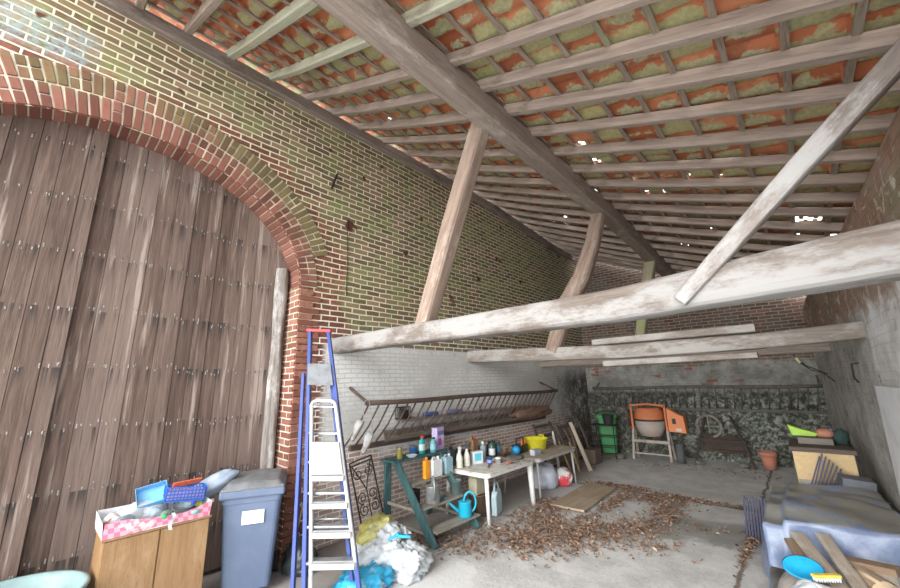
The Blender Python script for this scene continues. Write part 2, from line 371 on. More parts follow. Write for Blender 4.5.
def build_shell():
    mb = MB()   # back wall
    xs = [-5.2+.2*i for i in range(33)]
    for a, b in zip(xs, xs[1:]):
        mb.add([(a, yb(a), 0), (b, yb(b), 0), (b, yb(b), zr(b, 12)+.2), (a, yb(a), zr(a, 12)+.2)], [(0, 3, 2, 1)])
        mb.add([(a, yb(a)+.4, 0), (b, yb(b)+.4, 0), (b, yb(b)+.4, zr(b, 12)+.2), (a, yb(a)+.4, zr(a, 12)+.2)], [(0, 1, 2, 3)])
    struct(mb, 'wall_back', brick_mat('brick_back', 'xz', 'back'), 'dim back wall, brick above and flaking limewash below')
    mb = MB()   # right wall, uneven
    def fn(u, v):
        Y = lerp(1.4, 12.3, u); X = xr(Y); z = v*(zr(X, Y)+.12)
        d = .05*noise.noise(Vector((Y*.9, z*.9, 3)))+.02*noise.noise(Vector((Y*3, z*3, 9)))
        d += max(0, z-3.66+.10*noise.noise(Vector((Y*.8, 2, 2))))*1.0
        return (X+d*.8, Y, z)
    mb.grid(70, 30, fn)
    def fo(u, v):
        Y = lerp(1.4, 12.3, u); X = xr(Y)+.45; return (X, Y, v*(zr(xr(Y), Y)+.02))
    mb.grid(10, 2, fo)
    for Y in (1.4,):
        mb.add([fn(0, j/30) for j in range(31)]+[fo(0, j/2) for j in (2, 1, 0)], [tuple(range(34))])
    struct(mb, 'wall_right', brick_mat('brick_right', 'yz', 'right'), 'uneven right wall, rough brick above and whitewash below')
    # floor
    mb = MB(); mb.grid(70, 110, lambda u, v: (lerp(-6.2, 7, u), lerp(-16, 12.5, v), .012*noise.noise(Vector((u*9, v*14, 0))) - .006))
    n = NT('concrete_floor'); o = n.obj(); x, y, z = n.xyz(o)
    big = n.noise(o, .7, 6, .65); mid = n.noise(o, 2.6, 7, .7); fine = n.noise(o, 24, 5, .8)
    c = n.mix(n.step(mid, .35, .65), (.55, .545, .535), (.42, .415, .405)); c = n.mix(n.step(fine, .45, .75, 0, .6), c, (.24, .235, .225))
    c = n.mix(n.step(big, .50, .64, 0, .55), c, (.62, .615, .60))
    # limewash splashes near the bags
    d = n.math('SQRT', n.math('ADD', n.math('POWER', n.math('SUBTRACT', x, -3.35), 2.0), n.math('POWER', n.math('SUBTRACT', y, 3.35), 2.0)))
    c = n.mix(n.step(n.math('ADD', d, n.math('MULTIPLY', mid, -.9)), .12, -.05), c, (.60, .60, .59))
    # damp dark band
    e = n.math('ADD', y, n.math('MULTIPLY', n.math('SUBTRACT', mid, .5), .9)); e = n.math('ADD', e, n.math('MULTIPLY', x, -.18))
    db = n.math('MULTIPLY', n.step(e, 6.25, 6.55), n.step(e, 7.55, 7.2)); db = n.math('MULTIPLY', db, n.step(x, -2.2, -1.7))
    c = n.mix(n.math('MULTIPLY', db, .6), c, (.13, .125, .105))
    c = n.mix(n.step(y, -.6, -1.6), c, (.66, .65, .62))  # unseen ground outside, made paler to bounce light up to the roof
    # earth towards the walls
    c = n.mix(n.step(n.math('ADD', x, n.math('MULTIPLY', mid, 1.0)), -3.15, -3.75, 0, .65), c, (.25, .21, .18))
    # joints
    def line(v, at, w): return n.step(n.math('ABSOLUTE', n.math('SUBTRACT', v, at)), w, w*.3)
    wob = n.math('MULTIPLY', n.math('SUBTRACT', mid, .5), .15)
    j = n.math('MAXIMUM', line(n.math('ADD', y, wob), 8.02, .05), line(n.math('ADD', x, wob), -.86, .035))
    c = n.mix(n.math('MULTIPLY', j, .8), c, (.09, .075, .055))
    n.bump(n.math('ADD', fine, n.math('MULTIPLY', mid, 2)), .4, .012)
    struct(mb, 'floor', n.fin(c, .9, 0, .2), 'worn concrete floor with leaf filled joints')
    # clay tiles
    holes = [(-1.63, 4.97, .05), (-1.32, 5.58, .05), (-1.01, 5.6, .05), (-.64, 5.56, .035), (-.31, 5.57, .035), (-2.14, 6.22, .035), (-1.33, 6.22, .035), (-1.04, 6.21, .035),
             (-2.27, 5.52, .03), (-4.02, 6.81, .06), (-3.92, 6.85, .04), (-3.65, 8.32, .06), (-3.99, 8.38, .05), (-3.45, 8.0, .06), (.35, 7.32, .07), (.44, 7.28, .06), (.5, 7.32, .06),
             (.57, 7.31, .06), (.32, 7.9, .06), (.74, 7.89, .05), (-1.35, 9.0, .06), (-.72, 7.87, .05), (-4.11, 3.3, .025), (-4.83, 3.91, .025), (-1.6, 4.37, .025), (-1.05, 4.62, .025)]
    holes = [(a, b, max(r*.9, .042)) for a, b, r in holes]
    def skip(c): return any((c.x-a)**2+((c.y-b)/2)**2 < r*r for a, b, r in holes)
    mb = MB(); uvs = []
    G, W = .33, .25; X0 = -5.62
    for i in range(21):
        for j in range(50):
            xa = X0+i*G; ya = -.7+j*W; jit = random.uniform(-.008, .008); jr = random.uniform(-.012, .012)
            nu, nv = 8, 12; n0 = len(mb.f)
            def ft(u, v):
                X = xa-.05+u*(G+.06); Y = ya+v*(W+.035)+jr*u
                zz = zr(min(X, 1.2), Y)+.150+.036*u+jit+.030*(1-v)-.006
                s = .040*math.sin(2*PI*(v*.98-.02))*(1 if v < .5 else .6)
                return Vector((X, Y, zz+s))
            vs = [ft(a/nu, b/nv) for a in range(nu+1) for b in range(nv+1)]
            fs = []
            for a in range(nu):
                for b in range(nv):
                    q = (a*(nv+1)+b, a*(nv+1)+b+1, (a+1)*(nv+1)+b+1, (a+1)*(nv+1)+b)
                    if skip(sum((vs[k] for k in q), Vector())/4): continue
                    fs.append(q); uvs += [((k//(nv+1))/nu, (k % (nv+1))/nv) for k in q]
            mb.add(vs, fs, 0, True)
    n = NT('clay_tile'); o = n.obj(); r = n.island(); uv = n.nd('ShaderNodeTexCoord').outputs['UV']; ux, uy, _ = n.xyz(uv)
    mid = n.noise(o, 5, 6, .7); fine = n.noise(o, 30, 4, .7)
    c = n.mix(r, (.30, .09, .04), (.52, .21, .11)); c = n.mix(n.step(mid, .46, .7, 0, .7), c, (.20, .09, .06)); c = n.mix(n.step(fine, .6, .8, 0, .35), c, (.6, .42, .32))
    du = n.math('MULTIPLY', n.math('ABSOLUTE', n.math('SUBTRACT', ux, .5)), 1.5); dv = n.math('MULTIPLY', n.math('ABSOLUTE', n.math('SUBTRACT', uy, .70)), 3.4)
    dd = n.math('ADD', n.math('SQRT', n.math('ADD', n.math('POWER', du, 2.0), n.math('POWER', dv, 2.0))), n.math('MULTIPLY', n.math('SUBTRACT', n.noise(o, 6.5, 4, .6, .4), .5), 2.6))
    wn = n.nd('ShaderNodeTexWhiteNoise', noise_dimensions='1D'); n.put(wn.inputs['W'], r)
    am = n.step(n.math('ADD', dd, n.math('MULTIPLY', wn.outputs[0], .9)), 1.20, .95)
    alg = n.mix(n.step(fine, .3, .7), n.mix(wn.outputs[0], (.36, .44, .20), (.52, .55, .40)), (.27, .31, .18))
    c = n.mix(n.math('MULTIPLY', am, .76), c, alg)
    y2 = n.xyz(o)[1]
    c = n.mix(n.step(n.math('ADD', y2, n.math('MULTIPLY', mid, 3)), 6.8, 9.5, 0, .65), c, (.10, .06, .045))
    n.bump(mid, .3, .02)
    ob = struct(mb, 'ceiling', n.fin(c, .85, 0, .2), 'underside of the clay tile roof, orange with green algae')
    ul = ob.data.uv_layers.new(name='UVMap')
    for k, q in enumerate(uvs): ul.data[k].uv = q
build_shell()

# barn door
def build_door():
    n = NT('door_board'); o = n.obj(); x, y, z = n.xyz(o); r = n.island()
    g = n.noise(n.scale(o, (12, 12, .8)), 1.5, 8, .72, .5); g2 = n.noise(n.scale(o, (30, 30, 1.2)), 1.6, 4, .7)
    c = n.mix(n.step(g, .3, .7), (.085, .056, .044), (.20, .138, .113)); c = n.mix(n.step(r, .35, 1, 0, .6), c, (.27, .205, .175)); c = n.mix(n.step(r, .35, 0, 0, .6), c, (.08, .053, .042))
    c = n.mix(n.step(g2, .55, .75, 0, .5), c, (.065, .045, .036))
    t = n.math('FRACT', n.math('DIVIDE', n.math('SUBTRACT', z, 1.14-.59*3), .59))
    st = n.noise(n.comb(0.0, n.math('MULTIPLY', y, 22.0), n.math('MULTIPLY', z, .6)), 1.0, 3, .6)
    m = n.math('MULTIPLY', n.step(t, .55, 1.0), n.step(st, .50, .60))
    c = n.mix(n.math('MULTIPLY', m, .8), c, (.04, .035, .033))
    pale = n.step(n.noise(n.scale(o, (9, 9, .5)), 1.2, 5, .6), .58, .7)
    c = n.mix(n.math('MULTIPLY', pale, .65), c, (.46, .38, .33))
    n.bump(n.math('ADD', g, g2), .5, .012)
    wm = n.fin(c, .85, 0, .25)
    nm = paint('nail_head', (.42, .41, .38), (.12, .11, .10), 40, .5, .3, 0, .45, .55)
    rs = [1.14+.59*k for k in range(-1, 7)]
    def leaf(name, label, y0, y1, xf):
        mb = MB(); nb = MB(); y = y0
        while y < y1-.02:
            w = min(random.uniform(.15, .21), y1-y)
            if y1-y-w < .08: w = y1-y
            top = 4.99 if abs(y+w/2-AY) < AA else 4
            top = max(arch(y), arch(y+w), AZ)+.04
            d = random.uniform(-.005, .005)
            mb.box((xf-.02+d, y+w/2, top/2+.02), (.04, w-.003, top-.04))
            for z in rs:
                if z > top-.1: continue
                for k in (.14, .3, .68, .86):
                    if random.random() < .8:
                        zz = z+random.uniform(-.035, .035)+.04*math.sin(y*3); L = random.uniform(.02, .045)
                        nb.box((xf+d+.002, y+w*k+random.uniform(-.015, .015), zz), (.006, .009, L))
            y += w
        ob = struct(mb, name, wm, label, bevel=.004)
        nb.build('nail', nm, ob); return ob
    leaf('door_1', 'left leaf of the barn door, standing proud, grey brown boards', -1.5, .19, -5.335)
    leaf('door_2', 'right leaf of the barn door, weathered boards with nail rows', .19, 2.395, -5.425)
    mb = MB(); mb.box((-5.455, .5, 2.4), (.02, 3.9, 4.8)); struct(mb, 'trim_6', paint('door_backing', (.05, .04, .035)), 'dark timber behind the barn door boards')
    mb = MB()
    def fn(u, v):
        z = v*3.78; a = u*PI; w = .085+.022*noise.noise(Vector((z*1.3, 1, 2)))
        return (-5.41+.075*math.sin(a)*(1+.4*noise.noise(Vector((u*4, z*2, 5)))), 2.285-w*math.cos(a)+.02*noise.noise(Vector((z*.8, 4, 4))), z)
    mb.grid(10, 44, fn)
    struct(mb, 'trim_7', wood('bark_grey', (.33, .30, .275), (.19, .165, .145), (.46, .44, .42), 2, 1.4), 'pale weathered post at the right of the barn door')
build_door()

# ------------------------------------------------------------------ roof timbers
W_RAFT = wood('rafter_wood', (.39, .315, .265), (.275, .215, .178), (.175, .135, .11), 0, .9, .58, .74)
W_GREEN = wood('green_rafter_wood', (.47, .46, .36), (.37, .38, .27), (.30, .26, .21), 0, .9, .55, .7)
W_BATT = wood('batten_wood', (.36, .29, .235), (.22, .17, .135), (.28, .28, .17), 1, 1.2, .55, .65)
def build_rafters():
    Ys = [.2, .68, 1.18, 1.73, 2.29, 2.76, 3.27, 3.80, 4.38, 4.98, 5.57, 6.16, 6.70, 7.28, 7.84, 8.40, 8.95, 9.5, 10.05, 10.6, 11.15, 11.7]
    for k, Y in enumerate(Ys):
        mb = MB(); N = 22; x0, x1 = -5.3, 1.02; rng = random.Random(k); w = rng.uniform(.078, .098); h = rng.uniform(.105, .12); sd = k*3.7
        top = []; vs = []
        for i in range(N+1):
            X = lerp(x0, x1, i/N); z = zr(X, Y); y = Y+.018*noise.noise(Vector((X*.6, sd, 0))); dz = .012*noise.noise(Vector((X*.7, sd, 5)))
            ww = w*(1+.09*noise.noise(Vector((X*1.2, sd, 9)))); b = .012
            vs += [(X, y-ww/2+b, z+dz), (X, y+ww/2-b, z+dz), (X, y+ww/2, z+dz+b), (X, y+ww/2, z+h), (X, y-ww/2, z+h), (X, y-ww/2, z+dz+b)]
        fs = [(i*6+j, (i+1)*6+j, (i+1)*6+(j+1) % 6, i*6+(j+1) % 6) for i in range(N) for j in range(6)]
        fs += [(0, 1, 2, 3, 4, 5), tuple(N*6+j for j in (5, 4, 3, 2, 1, 0))]
        z0 = zr(x0, Y); sl = math.atan2(z0-zr(x1, Y), x1-x0); Ri = Matrix.Rotation(-sl, 3, 'Y')   # mesh laid along its own slope, so the grain follows it
        mb.add([Ri @ Vector((a-x0, b-Y, c-z0)) for a, b, c in vs], fs)
        o = mb.build('roof_rafter', W_GREEN if k in (2, 3) else W_RAFT, loc=(x0, Y, z0)); o.rotation_euler = (0, sl, 0)
        lab = {2: 'pale green stained roof rafter above the barn door, nearer of the two', 3: 'pale green stained roof rafter above the barn door, farther of the two'}.get(
            k, 'grey brown roof rafter under the tiles, %s from the open front' % ORD[k])
        tag(o, lab, 'rafter', 'rafters under the roof tiles')
    for k in range(18):
        X = -4.97+.33*k; mb = MB(); N = 26; vs = []; w = .045; rng = random.Random(k+50)
        for i in range(N+1):
            Y = lerp(-.65, 11.95, i/N); z = zr(X, Y)+.112+.006*noise.noise(Vector((Y*.8, k, 1))); x = X+.02*noise.noise(Vector((Y*.35, k*3, 1)))
            vs += [(x-w/2, Y, z), (x+w/2, Y, z-.012), (x+w/2, Y, z+.022), (x-w/2, Y, z+.032)]
        fs = [(i*4+j, i*4+(j+1) % 4, (i+1)*4+(j+1) % 4, (i+1)*4+j) for i in range(N) for j in range(4)]+[(3, 2, 1, 0), tuple(N*4+j for j in range(4))]
        mb.add(vs, fs); o = mb.build('tile_batten', W_BATT)
        tag(o, 'thin tile batten running the length of the roof, %s down from the brick wall' % ORD[k], 'batten', 'battens carrying the roof tiles')
build_rafters()

def timber(name, label, cat, pts, mat, group=None, n=12, seed=1, sq=.5, rough=.05, steps=6, parent=None):
    """a hewn timber along pts = [(x,y,z,width,height)], mesh laid along local X so the grain follows it; the local frame is (length, side, up)"""
    P = [Vector(p[:3]) for p in pts]; a, b = P[0], P[-1]; x = (b-a).normalized()
    up = Vector((0, 0, 1)) if abs(x.z) < .8 else Vector((0, 1, 0))
    y = up.cross(x).normalized(); z = x.cross(y); R = Matrix((x, y, z)).transposed(); Ri = R.transposed()
    L = [Ri @ (p-a) for p in P]; rings = []; T = (len(P)-1)*steps
    for i in range(T+1):
        k = min(len(P)-2, i//steps); f = i/steps-k; f2 = f
        c = L[k].lerp(L[k+1], f2); w = lerp(pts[k][3], pts[k+1][3], f)/2; h = lerp(pts[k][4], pts[k+1][4], f)/2; r = []
        for j in range(n):
            t = 2*PI*(j+.5)/n; cx, sx = math.cos(t), math.sin(t); e = sq
            px = math.copysign(abs(cx)**e, cx)*w; pz = math.copysign(abs(sx)**e, sx)*h
            d = 1+rough*2*noise.noise(Vector((c.x*1.1, px*5+seed, pz*5)))+rough*.8*noise.noise(Vector((c.x*4, px*9+seed, pz*9)))
            r.append((c.x, c.y+px*d, c.z+pz*d))
        rings.append(r)
    mb = MB(); vs = [v for r in rings for v in r]
    fs = [(i*n+j, i*n+(j+1) % n, (i+1)*n+(j+1) % n, (i+1)*n+j) for i in range(T) for j in range(n)]
    mb.add(vs, [tuple(reversed(q)) for q in fs], 0, False)
    mb.add(rings[0], [tuple(range(n))]); mb.add(rings[-1], [tuple(range(n))[::-1]])
    o = mb.build(name, mat)
    o.matrix_world = Matrix.Translation(a) @ R.to_4x4()
    if parent is None: tag(o, label, cat, group)
    return o
W_BEAM = wood('limewashed_beam', (.19, .158, .138), (.125, .10, .083), (.285, .275, .265), 0, .6, .42, .60, c3s=1.3)
W_BEAM2 = wood('grey_beam', (.28, .245, .215), (.19, .16, .135), (.37, .35, .33), 0, .7, .45, .62)
W_POST = wood('brown_post', (.31, .235, .185), (.20, .14, .11), (.38, .31, .26), 0, .8, .5, .66)
W_STRUT = wood('pale_strut', (.245, .21, .19), (.155, .13, .112), (.33, .32, .31), 0, .7, .45, .62)
W_PURL = wood('purlin_wood', (.345, .28, .235), (.24, .19, .16), (.42, .36, .315), 0, .7, .52, .66)
W_PLATE = wood('plate_wood', (.30, .245, .21), (.19, .15, .13), (.14, .11, .09), 0, .7, .52, .66)
W_MOSSY = wood('mossy_post', (.40, .34, .27), (.28, .23, .17), (.27, .33, .14), 0, .8, .46, .6)
timber('wall_plate', 'long dark timber lying along the top of the brick wall', 'timber', [(-5.12, y, 6.42+sag(y), .24, .2) for y in (-.7, 2, 4, 6, 7.5, 9, 10.5, 11.9)], W_PLATE, n=8, sq=.25, rough=.03)
timber('roof_purlin', 'heavy squared timber running lengthways under the rafters', 'beam', [(-2.08, y, 4.985+sag(y), .23, .29) for y in (-.7, 1, 3, 5, 6.5, 8, 9.5, 11.9)], W_PURL, n=12, sq=.22, rough=.02, steps=5)
timber('tie_beam', 'thick whitewashed beam crossing the shed nearest, with a strut rising from it', 'beam',
       [(-5.2, 3.05, 2.665, .22, .235), (-3.5, 3.05, 2.66, .23, .24), (-2, 3.05, 2.645, .25, .25), (-1, 3.05, 2.64, .25, .26), (-.4, 3.04, 2.665, .26, .27), (.2, 3.03, 2.695, .26, .29), (.95, 3.03, 2.73, .27, .30)],
       W_BEAM, n=16, sq=.45, rough=.035, steps=8)
timber('tie_beam', 'second beam across the shed, grey, with loose planks above and below', 'beam',
       [(-5.2, 6.2, 2.62, .2, .25), (-3.6, 6.2, 2.55, .2, .24), (-2, 6.2, 2.495, .2, .22), (-.4, 6.2, 2.50, .2, .20), (.75, 6.2, 2.55, .2, .19)], W_BEAM2, seed=5, n=14, sq=.3, rough=.03)
timber('tie_beam', 'third beam across the shed, dim, behind the planked one', 'beam',
       [(-5.2, 9.2, 2.50, .18, .16), (-2, 9.2, 2.50, .18, .16), (.65, 9.2, 2.53, .18, .17)], wood('dim_beam', (.33, .28, .24), (.2, .165, .14), None, 0), seed=9, n=10, sq=.35)
timber('loose_plank', 'pale plank lying on top of the second beam', 'plank', [(-2.40, 6.13, 2.66, .22, .095), (-.33, 6.13, 2.665, .22, .105)], W_BEAM2, 'planks on the second beam', seed=12, n=8, sq=.2, rough=.03, steps=10)
timber('loose_plank', 'pale plank fixed along the underside of the second beam', 'plank', [(-2.26, 6.12, 2.315, .2, .09), (-.36, 6.12, 2.325, .2, .07)], W_BEAM2, 'planks on the second beam', seed=14, n=8, sq=.2, rough=.03, steps=10)
timber('leaning_post', 'brown squared post leaning from the nearest beam up to the purlin', 'post',
       [(-3.19, 3.05, 2.70, .19, .19), (-2.7, 3.05, 3.85, .20, .20), (-2.18, 3.05, 5.02, .19, .19)], W_POST, 'posts under the purlin', seed=20, n=10, sq=.35, rough=.03)
timber('leaning_post', 'crooked brown trunk post leaning from the second beam to the purlin', 'post',
       [(-3.17, 6.2, 2.58, .25, .26), (-3.02, 6.2, 2.95, .27, .27), (-2.84, 6.2, 3.35, .31, .30), (-2.52, 6.2, 3.80, .28, .27), (-2.27, 6.2, 4.35, .25, .25), (-2.1, 6.2, 4.86, .23, .22)], W_POST, 'posts under the purlin', seed=23, n=14, sq=.6, rough=.06)
timber('leaning_post', 'short mossy post standing on the third beam below the purlin', 'post',
       [(-2.66, 9.2, 2.55, .2, .2), (-2.1, 9.2, 4.70, .24, .22)], W_MOSSY, 'posts under the purlin', seed=27, n=10, sq=.4, rough=.04)
timber('diagonal_strut', 'pale diagonal strut rising from the nearest beam to the right wall', 'strut',
       [(-.52, 2.90, 2.58, .10, .09), (-.3, 2.92, 2.80, .125, .11), (.2, 2.94, 3.29, .13, .12), (.85, 2.97, 3.90, .14, .13)], W_STRUT, seed=31, n=12, sq=.4, rough=.03)

# ------------------------------------------------------------------ shared object materials
BLUE = paint('blue_ladder_paint', (.02, .05, .24), (.035, .065, .23), 5, .45)
ALU = paint('aluminium', (.38, .395, .41), (.28, .29, .30), 8, .38, .6)
WHITE = paint('white_paint', (.47, .47, .46), (.37, .36, .345), 7, .5)
REDP = paint('red_plastic', (.62, .05, .06), None, 5, .45)
IRON = paint('rusty_iron', (.11, .07, .055), (.19, .09, .055), 9, .75, .3)
DIRON = paint('dark_iron', (.035, .033, .033), (.10, .06, .045), 9, .65, .4)
TEAL = wood('teal_wood', (.065, .145, .15), (.035, .085, .09), (.22, .25, .235), 2, .9, .58, .72)
PLASTICW = paint('white_table_plastic', (.72, .72, .71), (.58, .56, .53), 4, .45)
def plastic(nm, c, r=.4): return paint(nm, c, tuple(x*.85 for x in c), 6, r, 0, .05)

# ------------------------------------------------------------------ ladders
def rail(mb, a, b, w, d, side): mb.bar(a, b, w, d, 0, side)
def build_blue_ladder():
    t = thing('step_ladder', 'tall blue step ladder with a red top leaning at the door jamb', 'ladder', (-4.0, 2.3, 0)); o = Vector((-4.0, 2.3, 0))
    TL, TR = Vector((-4.75, 2.44, 2.80))-o, Vector((-4.56, 2.60, 2.78))-o
    BL, BR = Vector((-4.02, 2.17, 0))-o+Vector((.18, -.09, 0)), Vector((-3.63, 2.57, 0))-o+Vector((.19, -.12, 0))
    side = (TR-TL).normalized()
    for a, b in ((TL, BL), (TR, BR)):
        mb = MB(); mb.bar(a, b, .042, .085, 0, Vector((.7, -.7, .4))); mb.build('rail', BLUE, t, .004)
    # rear legs folded close behind
    back = Vector((-.20, .02, 0))
    for a, b, k in ((TL.lerp(BL, .2)+Vector((-.03, -.06, 0)), BL+Vector((-.12, -.06, 0)), 0), (TR.lerp(BR, .2)+Vector((-.10, .02, 0)), BR+Vector((-.22, .06, 0)), 1)):
        mb = MB(); mb.bar(a, b, .036, .065, 0, Vector((.7, -.7, .4))); mb.build('rear_leg', BLUE, t, .003)
    for k in range(7):
        f = .34+.105*k
        mb = MB(); a, b = TL.lerp(BL, f), TR.lerp(BR, f); mb.bar(a, b, .075, .022, 0, Vector((0, 0, 1))); mb.build('step', ALU, t, .003)
    for k in range(3):
        f = .5+.2*k; a = (TL.lerp(BL, f)+Vector((-.15, -.05, 0))); b = (TR.lerp(BR, f)+Vector((-.20, .04, 0)))
        mb = MB(); mb.tube([a, b], .012, 8); mb.build('rear_brace', ALU, t)
    mb = MB(); mb.bar(TL+Vector((-.02, -.03, .01)), TR+Vector((.02, .03, .01)), .10, .04); mb.build('top_cap', REDP, t, .008)['label'] = 'red top cap'
    a, b = TL.lerp(BL, .155), TR.lerp(BR, .155); c, d = TL.lerp(BL, .25), TR.lerp(BR, .25)
    mb = MB(); off = Vector((.045, -.05, .0))
    mb.add([a+off, b+off, d+off, c+off, a+off*.4, b+off*.4, d+off*.4, c+off*.4], [(0, 3, 2, 1), (4, 5, 6, 7), (0, 1, 5, 4), (2, 3, 7, 6), (1, 2, 6, 5), (3, 0, 4, 7)])
    mb.build('folding_platform', paint('grey_platform', (.17, .18, .195), (.12, .125, .13), 8, .6, .3), t, .004)['label'] = 'grey folding platform'
build_blue_ladder()
def build_white_ladder():
    o = Vector((-3.8, 2.3, 0))
    t = thing('folding_stepladder', 'white folding stepladder standing in front of the blue ladder', 'ladder', o)
    TL, TR = Vector((-4.28, 2.27, 1.87))-o, Vector((-4.09, 2.47, 1.86))-o
    BL, BR = Vector((-3.80, 2.13, 0))-o, Vector((-3.44, 2.45, 0))-o
    up = (TL-BL).normalized()
    mb = MB(); pts = [BL]+[BL.lerp(TL, k/6) for k in range(1, 7)]
    mid = [TL+up*.03+(TR-TL)*.06, TL+up*.05+(TR-TL)*.2, TR+up*.05+(TL-TR)*.2, TR+up*.03+(TL-TR)*.06]
    mb.tube(pts+mid+[TR.lerp(BR, k/6) for k in range(0, 7)], .022, 10); mb.build('frame', WHITE, t)
    for k in range(5):
        f = .40+.135*k; a, b = TL.lerp(BL, f), TR.lerp(BR, f); w = (b-a).normalized()
        mb = MB(); mb.bar(a, b, .11, .05, 0, Vector((0, 0, 1)))
        s = mb.build('step', WHITE, t, .004)
        m2 = MB(); m2.bar(a+Vector((-.045, .02, .028)), b+Vector((-.045, .02, .028)), .09, .006, 0); m2.build('tread', ALU, s)
    a, b, c, d = TL.lerp(BL, .21), TR.lerp(BR, .21), TR.lerp(BR, .38), TL.lerp(BL, .38); off = Vector((.03, -.035, .0))
    mb = MB(); mb.add([a+off, b+off, c+off, d+off, a+off*.3, b+off*.3, c+off*.3, d+off*.3], [(0, 3, 2, 1), (4, 5, 6, 7), (0, 1, 5, 4), (2, 3, 7, 6), (1, 2, 6, 5), (3, 0, 4, 7)])
    mb.build('platform', paint('scuffed_white', (.40, .395, .38), (.25, .235, .215), 14, .6, 0, .1, .52, .66), t, .005)['label'] = 'folded scuffed platform'
    mb = MB(); off = Vector((-.18, .10, 0))
    for p, q in ((TL, BL), (TR, BR)):
        s = q-p; mb.tube([p.lerp(q, .12)+Vector((-.03, .03, 0)), q+off], .014, 8)
    for f in (.62,):
        mb.tube([TL.lerp(BL, f)+off*f, TR.lerp(BR, f)+off*f], .01, 8)
    mb.build('rear_frame', ALU, t)
build_white_ladder()
def build_broom():
    t = thing('broom', 'old broom with a worn yellow handle leaning behind the ladders', 'broom', (-4.96, 2.50, .0))
    mb = MB(); mb.tube([(0, 0, .22), (0.0, .12, .7), (-.02, .30, 1.22)], .014, 8); mb.build('handle', wood('yellow_handle', (.55, .42, .20), (.42, .30, .14), (.35, .33, .30), 2), t)
    mb = MB(); mb.box((0, -.01, .2), (.06, .22, .05)); mb.build('head', wood('broom_head', (.25, .18, .1), (.16, .11, .07), None, 1), t, .005)
    mb = MB()
    for k in range(90):
        y = random.uniform(-.11, .09); x = random.uniform(-.025, .025); mb.bar((x, y, .18), (x*1.8, y*1.15, .0), .004, .004)
    o = mb.build('bristle', paint('bristle', (.14, .11, .08), None, 9, .9), t); o['kind'] = 'stuff'
build_broom()
mb = MB(); mb.blob((0, 0, .13), (.19, .16, .19), 3, .35, 2.2, 34, 22, 0); tag(mb.build('refuse_bag', paint('black_bag', (.025, .03, .028), (.06, .07, .065), 7, .32), loc=(-4.66, 2.44, 0)), 'crumpled black refuse bag on the floor between wheelie bin and ladders', 'bag')

# ------------------------------------------------------------------ wheelie bin
def build_bin(loc, rz, label, col, lidc, h=1.03, w=.58, d=.66, sticker=True):
    t = thing('wheelie_bin', label, 'bin', loc, rz)
    # local: x = out of the front, y = width
    body = MB(); b0 = .78
    vs = []
    for z, k in ((.05, b0), (.10, b0+.01), (h-.14, .97), (h-.14, 1.0), (h, 1.03)):
        x, y = d/2*k, w/2*k; r = .05
        for cx, cy, a0 in ((x-r, y-r, 0), (-x+r, y-r, 90), (-x+r, -y+r, 180), (x-r, -y+r, 270)):
            for q in range(4): a = math.radians(a0+30*q); vs.append((cx+r*math.cos(a), cy+r*math.sin(a), z))
    n = 16; fs = [(i*n+j, i*n+(j+1) % n, (i+1)*n+(j+1) % n, (i+1)*n+j) for i in range(4) for j in range(n)]+[tuple(range(n))[::-1], tuple(4*n+j for j in range(n))]
    body.add(vs, fs); bo = body.build('body', col, t, .004)
    rim = MB(); rim.box((0, 0, h-.045), (d*1.08, w*1.09, .085)); rim.build('rim', col, t, .02)
    lid = MB()
    def fn(u, v):
        x, y = lerp(-.52, .53, u)*d*1.04, lerp(-.52, .52, v)*w*1.03
        e = min(1, min(u, 1-u)*9)*min(1, min(v, 1-v)*9); return (x, y, h+.0+.055*sstep(e)+.02*(1-u)+.008*(1 if .3 < v < .7 else 0))
    lid.grid(20, 20, fn); lo = lid.build('lid', lidc, t)
    lm = MB(); lm.box((0, 0, h-.0), (d*1.06, w*1.05, .03)); lm.build('lid_edge', lidc, lo, .01)
    hd = MB(); hd.tube([(-d*.56, -w*.4, h-.06), (-d*.62, -w*.4, h-.03), (-d*.62, w*.4, h-.03), (-d*.56, w*.4, h-.06)], .015, 8); hd.build('handle', col, t)
    for s in (-1, 1):
        wh = MB(); wh.lathe([(.0, -.03), (.095, -.03), (.1, -.02), (.1, .02), (.095, .03), (0, .03)], (-d*.36, s*w*.43, .1), 20, 0, Matrix.Rotation(PI/2, 3, 'X'), cap=False); wh.build('wheel', paint('black_rubber', (.02, .02, .02), None, 5, .8), t)
    if sticker:
        st = MB(); z0 = h-.22; kx = d/2*.955
        st.box((kx+.008, .02, z0-.06), (.006, .21, .13), Matrix.Rotation(.075, 3, 'Y')); so = st.build('sticker', paint('white_sticker', (.86, .87, .86), None, 5, .5), t)
        tx = MB()
        for k in range(5): tx.box((kx+.0125, .02, z0-.02-.02*k), (.002, .17, .004), Matrix.Rotation(.075, 3, 'Y'))
        tx.build('printing', paint('sticker_print', (.45, .50, .55)), so)
    return t
BINB = paint('grey_blue_plastic', (.11, .145, .225), (.135, .17, .25), 3, .45, 0, .03)
build_bin((-4.84, 1.95, 0), math.radians(-27), 'grey blue wheelie bin with a white sticker beside the wooden cabinet', BINB, paint('grey_lid', (.20, .21, .22), (.13, .135, .14), 4, .5))

